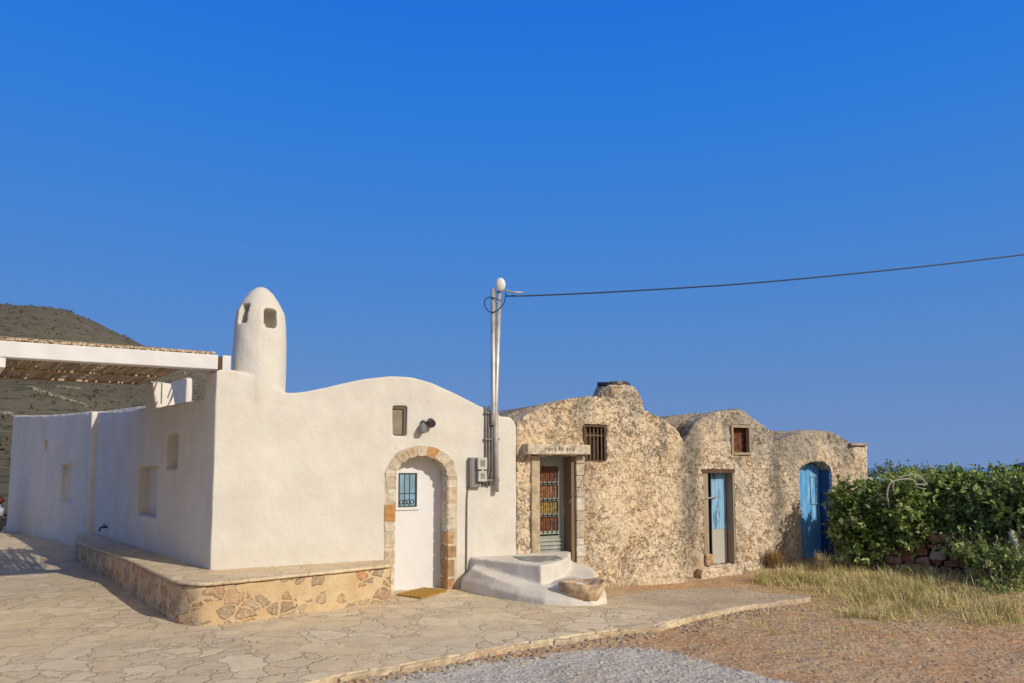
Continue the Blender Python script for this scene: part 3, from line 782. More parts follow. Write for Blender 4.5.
tube(bm, [c_+Vector((0, .02, .09)), c_+Vector((0, .01, .05)), c_+Vector((-.01, -.02, -.03)), c_+Vector((-.01, -.025, -.06)), c_+Vector((-.01, -.025, -.075))], [.02, .05, .064, .055, .02], 14)
obj_bm('lamp_head', bm, plain('grey_lamp_glass', (0.2, 0.2, 0.19), 0.3, 0.1), lamp, smooth=False)

# doormat
bm = bmesh.new(); a, b, c, d_ = [gp(*q) for q in ((396, 595.5), (421, 599), (447, 591.5), (424, 588.5))]
vs = []
for z in (0.004, 0.022):
    for p in (a, b, c, d_): vs.append(bm.verts.new((p.x, p.y, g(p.x, p.y)+z)))
fs = [bm.faces.new([vs[i] for i in f]) for f in ((0,3,2,1), (4,5,6,7), (0,1,5,4), (1,2,6,5), (2,3,7,6), (3,0,4,7))]
bmesh.ops.recalc_face_normals(bm, faces=bm.faces)
tag(obj_bm('doormat', bm, MATC, loc=(a+c)/2), 'mustard coloured doormat on the paving before the arched white door', 'doormat')

# electricity meters
mt = FA.px(478, 472); meter = empty('electric_meter', FA(mt[0], 0, mt[1]), 'two grey electricity meter boxes on the white wall left of the mast', 'meter')
q = rect_px(FA, 469.5, 457.5, 481, 487, -.06); bm = bmesh.new(); box(bm, FA, q[0], q[1], -0.09, 0.01, q[2], q[3], 0.006)
for i in range(4): x_ = q[0]+(q[1]-q[0])*(.12+.22*i); box(bm, FA, x_, x_+.012, -.097, -.088, q[2]+.03, q[3]-.03)
obj_bm('back_box', bm, METERG, meter)
for (u0, v0, u1, v1) in ((477.5, 457.5, 486.8, 469.5), (478, 471, 486.5, 481.5)):
    q = rect_px(FA, u0, v0, u1, v1, -.14); b_ = boxobj('meter_box', FA, (q[0], q[1], -0.16, -0.0965, q[2], q[3]), METERW, meter, 0.006)
    w2, h2 = q[1]-q[0], q[3]-q[2]; boxobj('dial_window', FA, (q[0]+w2*.28, q[1]-w2*.25, -0.166, -0.158, q[2]+h2*.28, q[3]-h2*.22), METERG, b_, 0.002)
bm = bmesh.new(); tube(bm, [FA(*(lambda a_: (a_[0], -.015, a_[1]))(FA.px(u, v))) for u, v in ((471, 484), (467.5, 487), (466.5, 500), (466, 572))], 0.014, 6)
obj_bm('conduit', bm, PVC, meter)
# conduits rising to the mast
cd = empty('cable_conduits', FA(*(lambda a_: (a_[0], 0, a_[1]))(FA.px(488, 450))), 'three dark grey cable conduits clipped to the white wall beside the mast', 'conduit')
for i, (ua, ub) in enumerate(((484.8, 485.3), (488, 488.3), (491, 491))):
    bm = bmesh.new(); tube(bm, [FA(*(lambda a_: (a_[0], -.022-.02*(i == 2), a_[1]))(FA.px(u, v))) for u, v in ((ua, 406), (ub, 440), (ub, 470), (ub-3, 486))], 0.02, 8)
    obj_bm('pipe', bm, PVC, cd, smooth=True)
for v in (412, 438, 479):
    q = rect_px(FA, 483.5, v, 498, v+2.4); boxobj('clamp', FA, (q[0], q[1], -0.062, 0.005, q[2], q[3]), PVC, cd)

# twin pipe mast
mb = FA.px(496, 490); mast = empty('cable_mast', FA(mb[0], -.08, mb[1]), 'tall twin grey pipe mast with white insulator strapped to the white wall', 'mast')
ypole = FA(mb[0], -.09, 0).y
bm = bmesh.new(); tube(bm, [at_y(u, v, ypole) for u, v in ((496.5, 492), (495.8, 440), (495.5, 410), (499.5, 284))], 0.041, 12); obj_bm('pole', bm, GALV, mast, smooth=True)
bm = bmesh.new(); tube(bm, [at_y(u, v, ypole-.03) for u, v in ((493.2, 425), (493.2, 412), (492.8, 289))], 0.038, 12); obj_bm('pole', bm, GALV, mast, smooth=True)
bm = bmesh.new(); c_ = at_y(500.5, 285.5, ypole)
for k_ in range(1):
    M4 = Matrix.Translation(c_+Vector((0, -.06, 0))) @ Matrix.Diagonal((.085, .05, .115, 1)); bmesh.ops.create_uvsphere(bm, u_segments=20, v_segments=12, radius=1, matrix=M4)
ins = obj_bm('insulator', bm, WHITEP, mast, smooth=True)
bm = bmesh.new()
lpz = smooth_curve([(506, 292), (504, 303), (498, 310), (490, 312), (485, 306), (485, 300), (490, 297), (497, 299), (501, 301)], 4)
tube(bm, [at_y(u, v, ypole-.08) for u, v in lpz], 0.009, 6); obj_bm('cable_loop', bm, BLACKC, mast, smooth=True)
bm = bmesh.new(); tube(bm, [at_y(u, v, ypole-.06) for u, v in ((502, 289), (508, 291), (512, 292), (523, 292.6))], 0.014, 6); obj_bm('hook', bm, GALV, mast, smooth=True)
# overhead cable
cp = smooth_curve([(506, 296), (540, 295.3), (620, 291.5), (740, 284), (850, 274), (940, 264.5), (1024, 254.5), (1150, 238), (1300, 215)], 6)
pts = []
for i, (u, v) in enumerate(cp): k_ = i/(len(cp)-1); pts.append(at_y(u, v, ypole-.06 + 1.5*k_))
bm = bmesh.new(); tube(bm, pts, 0.013, 6); tag(obj_bm('overhead_cable', bm, BLACKC, loc=pts[0], smooth=True), 'dark overhead cable running from the mast across the blue sky', 'cable')

# wall tap on the side wall
tp = SW.px(107, 527); tapo = empty('water_tap', SW(tp[0], 0, tp[1]), 'small dark garden tap low on the shaded side wall', 'tap')
bm = bmesh.new(); tube(bm, [SW(tp[0], .02, tp[1]), SW(tp[0], -.12, tp[1]), SW(tp[0], -.14, tp[1]-.08)], 0.022, 8); obj_bm('spout', bm, DARKM, tapo, smooth=True)
bm = bmesh.new(); tube(bm, [SW(tp[0]-.07, -.06, tp[1]+.06), SW(tp[0]+.07, -.06, tp[1]+.06)], 0.016, 6); tube(bm, [SW(tp[0], -.06, tp[1]), SW(tp[0], -.06, tp[1]+.06)], 0.012, 6); obj_bm('handle', bm, DARKM, tapo)

# ================================================================== PERGOLA
bz = rect_px(FA, 190, 358, 218, 369)
zb_, zt_ = FA.px(214, 370)[1]+0.012, FA.px(214, 354.5)[1]
pg = empty('pergola', FA(tL-3, 0, 0), 'white beamed pergola with a dry reed roof left of the house', 'pergola')
tEnd = FA.px(218, 362)[0]; tStart = tL-4.6
boxobj('beam', FA, (tStart, tEnd, 0.0, 0.2, zb_, zt_), BEAMW, pg, 0.012)
q = rect_px(FA, 222.5, 355, 231, 370); boxobj('beam', FA, (q[0], q[1], 0.01, 0.2, zb_-.0, zt_), BEAMW, pg, 0.01)
boxobj('dark_gap', FA, (tEnd+.001, q[0]-.001, 0.03, 0.18, zb_, zt_-.02), DARKWOOD, pg, 0.0)  # dark strip stands in for the gap between the two beam pieces
tx = FA.px(5.5, 360)[0]
# cross beam under the main beam at the left end
cb = Frame(FA(tx, 0.02, 0), ang); cb.n = SW.n
bm = bmesh.new()
box(bm, cb, 0.0, 5.4, -0.25, 0.0, FA.px(3, 367)[1], zb_-.002); obj_bm('cross_beam', bm, BEAMW, pg)
bm = bmesh.new(); prism(bm, [[(tStart+.1, -0.05), (tStart+.5, -0.05), (tStart+.5, zb_-.002), (tStart+.1, zb_-.002)]], FA, -.05, 0.35); obj_bm('pillar', bm, BEAMW, pg)
bm = bmesh.new(); prism(bm, [[(tStart-.6, -0.05), (tStart-.2, -0.05), (tStart-.2, zb_-.002), (tStart-.6, zb_-.002)]], FA, 4.3, 4.7); obj_bm('pillar', bm, BEAMW, pg)
for nn in (1.6, 3.1, 4.45):
    bm = bmesh.new(); sh = -SW.d.dot(FA.d)*0
    tw = [SW(nn, -.0, 0)]; e1 = FA.inv(SW(nn/abs(SW.d.dot(FA.n)), -.03, 0))[0]
    tube(bm, [FA(tStart-.4, nn, zt_-.005), FA(e1, nn, zt_-.005)], 0.024, 8); obj_bm('joist', bm, REEDW, pg, smooth=True)
# reeds
bm = bmesh.new(); cols = []
nd = SW.d.dot(FA.n); Lr = 4.55/abs(nd)
def reed(a, b, r_):
    nf = len(bm.faces); mid = (a+b)/2 + Vector((random.uniform(-.02, .02), random.uniform(-.02, .02), random.uniform(-.012, .02)))
    tube(bm, [a, mid, b], r_, 5); k_ = random.uniform(.55, 1.25); cols.extend([(0.56*k_, 0.43*k_, 0.30*k_)]*(len(bm.faces)-nf))
t = tStart-.5
while t < tL-.02:
    o = FA(t, 0.03+random.uniform(-.03, .03), zt_+.02+random.uniform(-.006, .012)); dd = (SW.d + SW.n*random.uniform(-.03, .03)).normalized()
    reed(o, o + dd*(Lr+random.uniform(-.12, .12)) + Vector((0, 0, random.uniform(-.01, .02))), random.uniform(.014, .020)); t += random.uniform(.017, .026)
t = tStart-.5
while t < tL-.02:     # sparse second layer
    o = FA(t, random.uniform(.05, 3), zt_+.046); dd = (SW.d + SW.n*random.uniform(-.12, .12)).normalized(); reed(o, o+dd*random.uniform(1.5, 3.5), .012); t += .03
for nn in [.1+i*0.42 for i in range(11)]:
    e1 = FA.inv(SW(nn/abs(nd), 0, 0))[0]; reed(FA(tStart-.5, nn, zt_+.045), FA(min(e1, tEnd), nn, zt_+.045), .009)
me = D.meshes.new('r'); bm.to_mesh(me); bm.free(); set_col(me, cols); link('reed_roof', me, REED, pg)

# ================================================================== STONE TERRACE
TZ = 0.515
ter = empty('stone_terrace', at_z(200, 583, 0), 'low stone-faced terrace bench wrapping round the corner of the white house', 'terrace')
tf_px = [(392.5, 565.5), (340, 570.5), (290, 575), (240, 580), (205, 582.8), (185, 582), (172, 579.5), (150, 571.5), (109, 554), (76, 541.5)]
TZa = [0.50, 0.51, 0.515, 0.515, 0.515, 0.515, .515, .49, .44, .40]
tp3 = [at_z(u, v, z) for (u, v), z in zip(tf_px, TZa)]
tps = [Vector(p) for p in smooth_curve([tuple(p) for p in tp3], 5)]
def tz(x, y):
    t, n, _ = FA.inv((x, y, 0)); return 0.515 - 0.115*sm(1.0, 6.5, n)
backs = [SW(sl-.5, .05, 0), SW(0.02, .05, 0), FA(tL, .05, 0), FA(dl-.02, .05, 0)]
plan = [V2(p) for p in tps] + [V2(SW(sl-.4, -.35, 0))] + [V2(b) for b in backs]
cap_plan = plan
bm = bmesh.new(); zprism(bm, [Vector((p.x, p.y)) for p in cap_plan], lambda x, y: tz(x, y)-0.045, lambda x, y: tz(x, y))
me = remesh(bm, 0.03, 2, lambda p, n: 0.005*noise.noise(p*4)); link('slab_top', me, PAVING, ter)
# wall body, inset 4 cm
cen = Vector((sum(p.x for p in plan)/len(plan), sum(p.y for p in plan)/len(plan)))
def inset(poly, d):
    out = []
    for i in range(len(poly)):
        a, b, c = poly[i-1], poly[i], poly[(i+1) % len(poly)]; e_ = (c-a).normalized(); nn = Vector((-e_.y, e_.x))
        q = b + nn*d
        if not inside(q, poly): q = b - nn*d
        out.append(q)
    return out
nw = len(tps); ins_ = inset(plan, 0.035)
body = ins_[:nw] + plan[nw:]
bm = bmesh.new(); zprism(bm, body, -0.3, lambda x, y: tz(x, y)-0.044)
me = remesh(bm, 0.035, 2, lambda p, n: 0.01*noise.noise(p*5)); link('wall', me, BENCH, ter)
# ================================================================== RUINED STONE HOUSES
def rubble_disp(amp):
    def f(p, n):
        q = p*5.0 + Vector((noise.noise(p*4), noise.noise(p*4+Vector((9, 0, 0))), noise.noise(p*4+Vector((0, 9, 0)))))*0.6
        ds = noise.voronoi(q)[0]; e = min(1, (ds[1]-ds[0])*3.5)
        k = 0.35 + 0.65*sm(-.25, .25, noise.noise(p*1.25))
        return amp*1.2*(e-1.0)*k + amp*1.6*noise.noise(p*1.6) + amp*0.6*noise.noise(p*9)
    return f
def ruin(name, label, top_px, u0, u1, n0, holes, mat, thick=0.55, back=4.5, roof_px=None, smooth_k=4, seams=()):
    t0, z0 = FA.px(*top_px[0], n0); o = empty('stone_house', FA((FA.px(u0, 500, n0)[0]+FA.px(u1, 500, n0)[0])/2, n0, -.1), label, 'house', 'row of vaulted ruined stone houses')
    top = outline_px(FA, smooth_curve(top_px, smooth_k), n0)
    tl, tr = FA.px(u0, 500, n0)[0], FA.px(u1, 500, n0)[0]
    out = [(tl, top[0][1]-.05)] + [q for q in top if tl < q[0] < tr] + [(tr, top[-1][1]-.05), (tr, -.5), (tl, -.5)]
    bm = bmesh.new(); prism(bm, [out] + holes, FA, n0, n0+thick)
    me = remesh(bm, 0.024, 2, rubble_disp(0.022))
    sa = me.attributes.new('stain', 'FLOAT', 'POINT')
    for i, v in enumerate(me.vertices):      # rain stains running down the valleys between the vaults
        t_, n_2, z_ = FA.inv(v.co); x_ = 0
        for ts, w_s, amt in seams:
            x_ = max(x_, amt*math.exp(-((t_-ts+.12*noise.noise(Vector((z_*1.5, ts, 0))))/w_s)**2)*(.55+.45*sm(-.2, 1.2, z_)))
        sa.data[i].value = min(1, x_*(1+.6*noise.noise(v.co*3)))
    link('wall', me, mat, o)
    vt = [q for q in out[:-2]]
    if roof_px:
        rt = outline_px(FA, smooth_curve(roof_px, smooth_k), n0)
        vt = [(tl, rt[0][1])] + [q for q in rt if tl < q[0] < tr] + [(tr, rt[-1][1])]
    vault('roof', vt, FA, n0+thick-.08, n0+back, ROOFMAT, o, 0.04, -0.3)
    return o
GRP = 'row of vaulted ruined stone houses'
# openings
r1d = (FA.px(531, 510, .05)[0], FA.px(577, 510, .05)[0], -.3, FA.px(555, 456)[1])
r1w = rect_px(FA, 584.5, 425, 607, 462)
ruin1 = ruin('r1', 'golden rubble stone house nearest the white house, with barred door and capped chimney stump',
    [(516,424), (524,416.5), (536,409), (548,403.5), (562,400), (578,397.5), (594,396.5), (620,399), (647,410), (668,421.5), (678,431), (683,441), (685.5,455)], 516.6, 687, 0.0, [R4(r1d), R4(r1w)], RUBBLE_A,
    roof_px=[(516,414), (530,407.5), (548,401.5), (562,399), (578,397.5), (594,396.5), (620,399), (647,410), (668,421.5), (685,440)],
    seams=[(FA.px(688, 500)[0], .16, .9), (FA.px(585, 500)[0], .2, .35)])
N2 = 0.35
r2d = (FA.px(704.5, 520, N2)[0], FA.px(735.5, 520, N2)[0], FA.px(720, 565, N2)[1], FA.px(720, 470, N2)[1])
r2w = rect_px(FA, 731, 425, 750.5, 455, N2)
ruin2 = ruin('r2', 'middle pale stone house with half blue, half bare door and small framed window',
    [(672,452), (686,440), (693,427), (703,417), (718,411.5), (730,409.5), (741,409), (752,416), (762,424), (768,429.5), (778,431)], 672, 776, N2, [R4(r2d), R4(r2w)], RUBBLE_B,
    roof_px=[(670,421), (685,414), (703,410.5), (722,409), (741,408.5), (752,415.5), (762,424), (768,429.5), (778,431)],
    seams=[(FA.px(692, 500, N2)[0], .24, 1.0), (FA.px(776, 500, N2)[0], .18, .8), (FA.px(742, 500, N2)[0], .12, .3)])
N3 = 0.38
r3 = (FA.px(802, 510, N3)[0], FA.px(833, 510, N3)[0])
r3h = arch(r3[0], r3[1], -.45, FA.px(818, 472, N3)[1], FA.px(818, 461.5, N3)[1], 10)
ruin3 = ruin('r3', 'far end stone house with tall arched bright blue door beside the bushes',
    [(768,447), (776,441), (788,435.5), (801,431.5), (815,430), (829,430.5), (840,435.5), (852,443), (860,444.5), (868,445)], 773.5, 868.5, N3, [r3h], RUBBLE_C,
    roof_px=[(768,431), (772,429.5), (790,428.5), (815,429.5), (829,430.5), (840,435.5), (852,443), (868,445)],
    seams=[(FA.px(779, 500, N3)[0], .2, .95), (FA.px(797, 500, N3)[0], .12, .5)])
# house 1: chimney stump
c1 = FA.px(617, 392, .5); bm = bmesh.new()
rb1 = (FA.px(636, 392, .5)[0]-FA.px(596, 392, .5)[0])/2*0.97; zc = lambda v: FA.px(617, v, .5)[1]
tcs = (FA.px(636, 395, .5)[0]+FA.px(595, 395, .5)[0])/2
rings = []
for v, k_, off in ((412, 1.15, .03), (400, 1.05, 0.02), (394, .96, 0.0), (389, .84, -.02), (386, .72, -.04)):
    rings.append([bm.verts.new(FA(tcs+off+rb1*k_*math.cos(a_), .5+rb1*k_*math.sin(a_), zc(v))) for a_ in [2*math.pi*i/24 for i in range(24)]])
for a, b in zip(rings, rings[1:]):
    for k_ in range(24): bm.faces.new((a[k_], a[(k_+1) % 24], b[(k_+1) % 24], b[k_]))
bm.faces.new(rings[0][::-1]); bm.faces.new(rings[-1]); bmesh.ops.recalc_face_normals(bm, faces=bm.faces)
ch1 = link('chimney', remesh(bm, 0.022, 1, rubble_disp(0.02)), RUBBLE_A, ruin1)
bm = bmesh.new(); rings = []
for zz_, k_ in ((zc(386.5), .55), (zc(386.3), .72), (zc(383.2), .70), (zc(383), .1)):
    rings.append([bm.verts.new(FA(tcs-.05+rb1*k_*math.cos(a_), .5+rb1*k_*math.sin(a_)*.9, zz_+.012*math.sin(3*a_))) for a_ in [2*math.pi*i/20 for i in range(20)]])
for a, b in zip(rings, rings[1:]):
    for k_ in range(20): bm.faces.new((a[k_], a[(k_+1) % 20], b[(k_+1) % 20], b[k_]))
bm.faces.new(rings[0][::-1]); bm.faces.new(rings[-1]); obj_bm('cap', bm, DARKM, ch1)
# house 1: door
q = rect_px(FA, 527, 444, 590, 454.5, -.18)
bm = bmesh.new(); box(bm, FA, q[0], q[1], -.20, 0.2, q[2], q[3], 0.012, 0.008); lin = obj_bm('lintel', bm, plain('pale_lintel_stone', (0.58, 0.50, 0.38), 0.9, 0.2, 10, bump=0.8), ruin1)
bm = bmesh.new()     # worn dark lettering, no longer readable
lt = q[0]+(q[1]-q[0])*.26; hz = q[3]-q[2]
for wdt, gap in ((.05, .02), (.035, .015), (.05, .02), (.04, .05), (.03, .02), (.05, .06), (.03, .02), (.055, .02), (.035, .02)):
    z0 = q[2]+hz*.3
    for s in range(2):
        x0 = lt + s*wdt*.6; box(bm, FA, x0, x0+.011, -.2035, -.198, z0+random.uniform(0, .02), z0+hz*random.uniform(.3, .45))
    box(bm, FA, lt+.0115, lt+wdt*.6-.0005, -.2032, -.198, z0+hz*.2, z0+hz*.2+.012); lt += wdt+gap
obj_bm('worn_lettering', bm, plain('dark_worn_paint', (0.22, 0.175, 0.12), 0.9), lin)
q = rect_px(FA, 531, 460, 539.3, 565); boxobj('jamb', FA, (q[0], q[1], -.03, .30, -.1, r1d[3]-.002), plain('jamb_stone', (0.48, 0.38, 0.26), 0.9, 0.15, 8, bump=0.6), ruin1, 0.01)
q = rect_px(FA, 576.5, 460, 584, 580, -.02); bm = bmesh.new(); z = -.15; cols = []
while z < r1d[3]-.05:
    h = random.uniform(.12, .3); z1 = min(z+h, r1d[3]-.003); nf = len(bm.faces)
    box(bm, FA, q[0], q[1]+random.uniform(-.02, .03), -.03, .02, z, z1-.008, 0.008); cols += [random.choice([(0.60,0.52,0.40), (0.55,0.48,0.36), (0.64,0.58,0.47), (.5,.42,.32)])]*(len(bm.faces)-nf); z = z1
me = D.meshes.new('s'); bm.to_mesh(me); bm.free(); set_col(me, cols); link('jamb', me, STONE, ruin1)
DN = 0.26
q = (FA.px(539.5, 510, 0)[0], FA.px(577, 510, 0)[0])
fr1 = bmesh.new(); zt1 = r1d[3]-.004
box(fr1, FA, q[1]-.10, q[1]-.001, .02, DN+.1, -.1, zt1); obj_bm('door_frame', fr1, BROWNW, ruin1)
L0, L1 = q[0]+.0, q[1]-.102
dr1 = boxobj('door', FA, (L0, L1, DN+.05, DN+.09, -.1, zt1), INNER, ruin1, 0)
bm = bmesh.new()
rows = [(467, 481.5), (485, 498), (501.5, 513.5), (516, 531)]
gl = FA.px(539.5, 500, DN)[0]; gr_ = FA.px(558.5, 500, DN)[0]
zr = lambda v: FA.px(549, v, DN)[1]
box(bm, FA, L0, L1, DN, DN+.049, zr(466.5), zt1)
vs_ = [466.5] + [x for r_ in rows for x in r_] + [536]
for i in range(1, 8, 2):
    box(bm, FA, L0, gr_, DN+.002, DN+.047, zr(vs_[i+1+0]) if False else zr(rows[(i-1)//2+0][1]+3.2), zr(rows[(i-1)//2][1]))
box(bm, FA, gr_+.001, L1, DN+.001, DN+.048, -.1, zr(466.5)-.001)
box(bm, FA, L0, gr_, DN+.003, DN+.046, -.1, zr(536))
obj_bm('leaf_frame', bm, SAGE, dr1)
for i, (r_, m_) in enumerate(zip(rows, (CURT_R, CURT_O, CURT_Y, CURT_R))):
    bm = bmesh.new(); k_ = 12
    for j in range(k_):
        a0 = L0+(gr_-L0)*j/k_; a1 = L0+(gr_-L0)*(j+1)/k_; o0, o1 = (.0, .012) if j % 2 else (.012, .0)
        bm.faces.new([bm.verts.new(FA(*x_)) for x_ in ((a0, DN+.034+o0, zr(r_[1])), (a1, DN+.034+o1, zr(r_[1])), (a1, DN+.034+o1, zr(r_[0])), (a0, DN+.034+o0, zr(r_[0])))])
    obj_bm('curtain', bm, m_, dr1)
bm = bmesh.new()
for j in range(6):
    x_ = L0+(gr_-L0)*(j+.5)/6; tube(bm, [FA(x_, DN-.012, zr(533)), FA(x_, DN-.012, zr(466))], 0.008, 5)
for v in (483, 499.5, 515): tube(bm, [FA(L0, DN-.02, zr(v)), FA(gr_, DN-.02, zr(v))], .008, 5)
obj_bm('bars', bm, DARKM, dr1)
bm = bmesh.new()
for j in range(5): box(bm, FA, L0+.01, L1-.03, DN-.02, DN-.001, zr(541+j*4), zr(539+j*4))
obj_bm('louvre', bm, plain('pale_grey_slat', (0.42, 0.42, 0.38), 0.7, .1), dr1)
# sagging wire across the lintel end
wp = [(585, 452), (586, 464), (582, 478), (577, 490), (572, 497), (568, 503)]
bm = bmesh.new(); tube(bm, [FA(*(lambda a_: (a_[0], -.03, a_[1]))(FA.px(u, v))) for u, v in smooth_curve(wp, 4)], .007, 5)
tag(obj_bm('wire', bm, PVC, loc=FA(*(lambda a_: (a_[0], -.03, a_[1]))(FA.px(585, 452)))), 'thin drooping wire beside the barred door of the golden stone house', 'wire')
# house 1: window
def window(par, q, n, inner, framem, fw, bars, depth=.12):
    f = bmesh.new()
    for (a, b, c, d_) in ((q[0], q[0]+fw, q[2], q[3]), (q[1]-fw, q[1], q[2], q[3]), (q[0]+fw, q[1]-fw, q[3]-fw, q[3]), (q[0]+fw, q[1]-fw, q[2], q[2]+fw)):
        box(f, FA, a, b, n-.012, n+.08, c, d_)
    wo = obj_bm('window', f, framem, par)
    boxobj('board', FA, (q[0]-.02, q[1]+.02, n+depth, n+depth+.04, q[2]-.02, q[3]+.02), inner, wo, 0)
    if bars:
        b = bmesh.new()
        for i in range(bars): x_ = q[0]+fw+(q[1]-q[0]-2*fw)*(i+.5)/bars; tube(b, [FA(x_, n+.03, q[2]+fw), FA(x_, n+.03, q[3]-fw)], .011, 6)
        tube(b, [FA(q[0]+fw, n+.03, q[2]+(q[3]-q[2])*.72), FA(q[1]-fw, n+.03, q[2]+(q[3]-q[2])*.72)], .01, 6)
        obj_bm('bars', b, BROWNW, wo)
    return wo
window(ruin1, r1w, 0.035, INNER, DARKWOOD, .035, 5)
window(ruin2, r2w, N2-.01, INNERR, GREYWOOD, .055, 0, .14)
# house 2: door
zb2, zt2 = r2d[2], r2d[3]; w2 = r2d[1]-r2d[0]
boxobj('door_frame', FA, (r2d[0]+.002, r2d[0]+w2*.16, N2+.02, N2+.18, zb2-.02, zt2-.06), GREYWOOD, ruin2, .004)
boxobj('lintel', FA, (r2d[0]-.03, r2d[1]+.03, N2+.005, N2+.3, zt2-.06, zt2+.02), DARKWOOD, ruin2, .004)
fr = bmesh.new(); box(fr, FA, r2d[1]-.035, r2d[1]+.015, N2+.015, N2+.33, zb2-.02, zt2-.061); obj_bm('door_frame', fr, GREYWOOD, ruin2)
d2 = boxobj('door', FA, (r2d[0]+.0, r2d[1]-.036, N2+.30, N2+.33, zb2-.02, zt2-.062), INNER, ruin2, 0)
lf = (FA.px(712, 520, N2+.2)[0], FA.px(726.5, 520, N2+.2)[0]); zs2 = FA.px(719, 529, N2+.2)[1]
bm = bmesh.new()
for i in range(4):
    a0 = lf[0]+(lf[1]-lf[0])*i/4; box(bm, FA, a0, a0+(lf[1]-lf[0])/4-.004, N2+.2, N2+.235, zs2+.002, zt2-.065, .002)
obj_bm('upper_panel', bm, BLUEW, d2)
boxobj('lower_panel', FA, (lf[0], lf[1], N2+.205, N2+.235, zb2, zs2), PALEW, d2, .003)
bm = bmesh.new(); a_ = FA.px(706, 498.5, N2)[0]; z_ = FA.px(710, 498.5, N2)[1]; tube(bm, [FA(a_, N2-.0, z_), FA(lf[0]+.12, N2+.15, z_+.03)], .014, 6); obj_bm('bolt', bm, GALV, d2)
boxobj('frame_edge', FA, (lf[1]+.002, lf[1]+.03, N2+.19, N2+.24, zb2, zs2-.1), plain('rust_red_edge', (0.3, 0.07, 0.03), .8), d2, 0)
p = FA.px(710, 560, N2-.05); bm = bmesh.new(); z0 = FA.px(710, 566, N2-.05)[1]
box(bm, FA, p[0]-.09, p[0]+.09, N2-.05, N2+.1, z0, z0+.23, .015, .01); tag(obj_bm('clay_block', bm, CLAY, loc=FA(p[0], N2, z0)), 'small orange clay block at the foot of the half blue door', 'block')
q = rect_px(FA, 700, 565, 742, 574, N2-.12); bm = bmesh.new(); box(bm, FA, q[0], q[1], N2-.16, N2+.10, -.4, FA.px(720, 567, N2-.1)[1])
link('doorstep', remesh(bm, .022, 3, rubble_disp(.022)), RUBBLE_B, ruin2)
# house 3: door
d3 = bmesh.new(); lft, rgt = r3[0], r3[1]; wd = rgt-lft
zt3 = FA.px(818, 461.5, N3)[1]; zs3 = FA.px(818, 472, N3)[1]; npl = 6; dN = N3+.30
rw = wd
for i in range(npl):
    a0 = lft+.04+(rw-.08)*i/npl; a1 = lft+.04+(rw-.08)*(i+1)/npl-.006; m_ = ((a0+a1)/2-(lft+wd/2))/(wd/2)
    box(d3, FA, a0, a1, dN, dN+.04, -.4, zs3+(zt3-zs3)*math.sqrt(max(0, 1-m_*m_))-.01, .003)
door3 = obj_bm('door', d3, BLUED, ruin3)
bm = bmesh.new(); box(bm, FA, lft+.002, lft+.05, N3+.1, dN+.03, -.4, zs3); 
obj_bm('door_frame', bm, BLUEW, ruin3)
bm = bmesh.new(); box(bm, FA, rgt-.06, rgt-.004, N3+.02, dN+.03, -.4, zs3+.02); obj_bm('door_frame', bm, BLUE_SHADE, ruin3)
q = rect_px(FA, 811, 477, 815.5, 503, dN); bm = bmesh.new()
for (a, b, c, d_) in ((q[0]-.03, q[0], q[2]-.03, q[3]+.03), (q[1], q[1]+.03, q[2]-.03, q[3]+.03), (q[0], q[1], q[3], q[3]+.03), (q[0], q[1], q[2]-.03, q[2])): box(bm, FA, a, b, dN-.02, dN+.001, c, d_)
obj_bm('panel_moulding', bm, BLUEW, door3)
# pilaster and cornice at its right end
q = rect_px(FA, 853, 446, 867.5, 484, N3); bm = bmesh.new(); prism(bm, [[(q[0], -.3), (q[1], -.3), (q[1], FA.px(860, 446, N3)[1]), (q[0], FA.px(860, 446, N3)[1])]], FA, N3-.012, N3+.3)
link('pilaster', remesh(bm, .03, 2, soft_noise(.02, 4)), RUBBLE_B, ruin3)
q = rect_px(FA, 852, 442.5, 869, 445.5, N3-.1); bm = bmesh.new(); box(bm, FA, q[0], q[1], N3-.07, N3+.35, q[2], q[3], .01, .02); obj_bm('cornice', bm, plain('cornice_stone', (0.42, 0.35, 0.27), .95, .2, 9, bump=.8), ruin3)

# ================================================================== WHITE STEP PLATFORM, BASIN, STONE
plat = empty('whitewashed_step', FA(1.7, -.9, 0), 'rounded two-tier whitewashed masonry step block before the barred door', 'step')
PH = 0.47
up = [V2(at_z(u, v, PH)) for u, v in ((541, 565.5), (553, 563.5), (562, 560.5), (568, 557.5))]
up = [V2(FA(FA.px(470, 556)[0]-.0, .05, 0)), V2(at_z(472, 557.8, PH)), V2(at_z(505, 561.5, PH))] + up + [V2(FA(2.75, -.1, 0)), V2(FA(2.75, .05, 0))]
bm = bmesh.new()
cu = sum(up, Vector((0, 0)))/len(up)
A = [bm.verts.new((cu.x+(p.x-cu.x)*1.07, cu.y+(p.y-cu.y)*1.07, -.2)) for p in up]; B = [bm.verts.new((p.x, p.y, PH)) for p in up]
bm.faces.new(A[::-1]); bm.faces.new(B); m_ = len(up)
for i in range(m_): bm.faces.new((A[i], A[(i+1) % m_], B[(i+1) % m_], B[i]))
bmesh.ops.recalc_face_normals(bm, faces=bm.faces)
lo = [V2(FA(FA.px(461, 575)[0], .05, 0))] + [V2(gp(u, v)) for u, v in ((459, 590), (487, 597), (516, 601.5), (545, 605), (573, 606), (595, 606), (609, 603.5))] + [V2(FA(3.05, -.55, 0)), V2(FA(3.05, .05, 0))]
def lz(x, y):
    t, n, _ = FA.inv((x, y, 0)); return 0.30 - 0.20*sm(.2, 1.9, -n) - .04*sm(1.8, 2.6, t)
A = [bm.verts.new((p.x, p.y, -.25)) for p in lo]; cl = sum(lo, Vector((0, 0)))/len(lo)
B = []
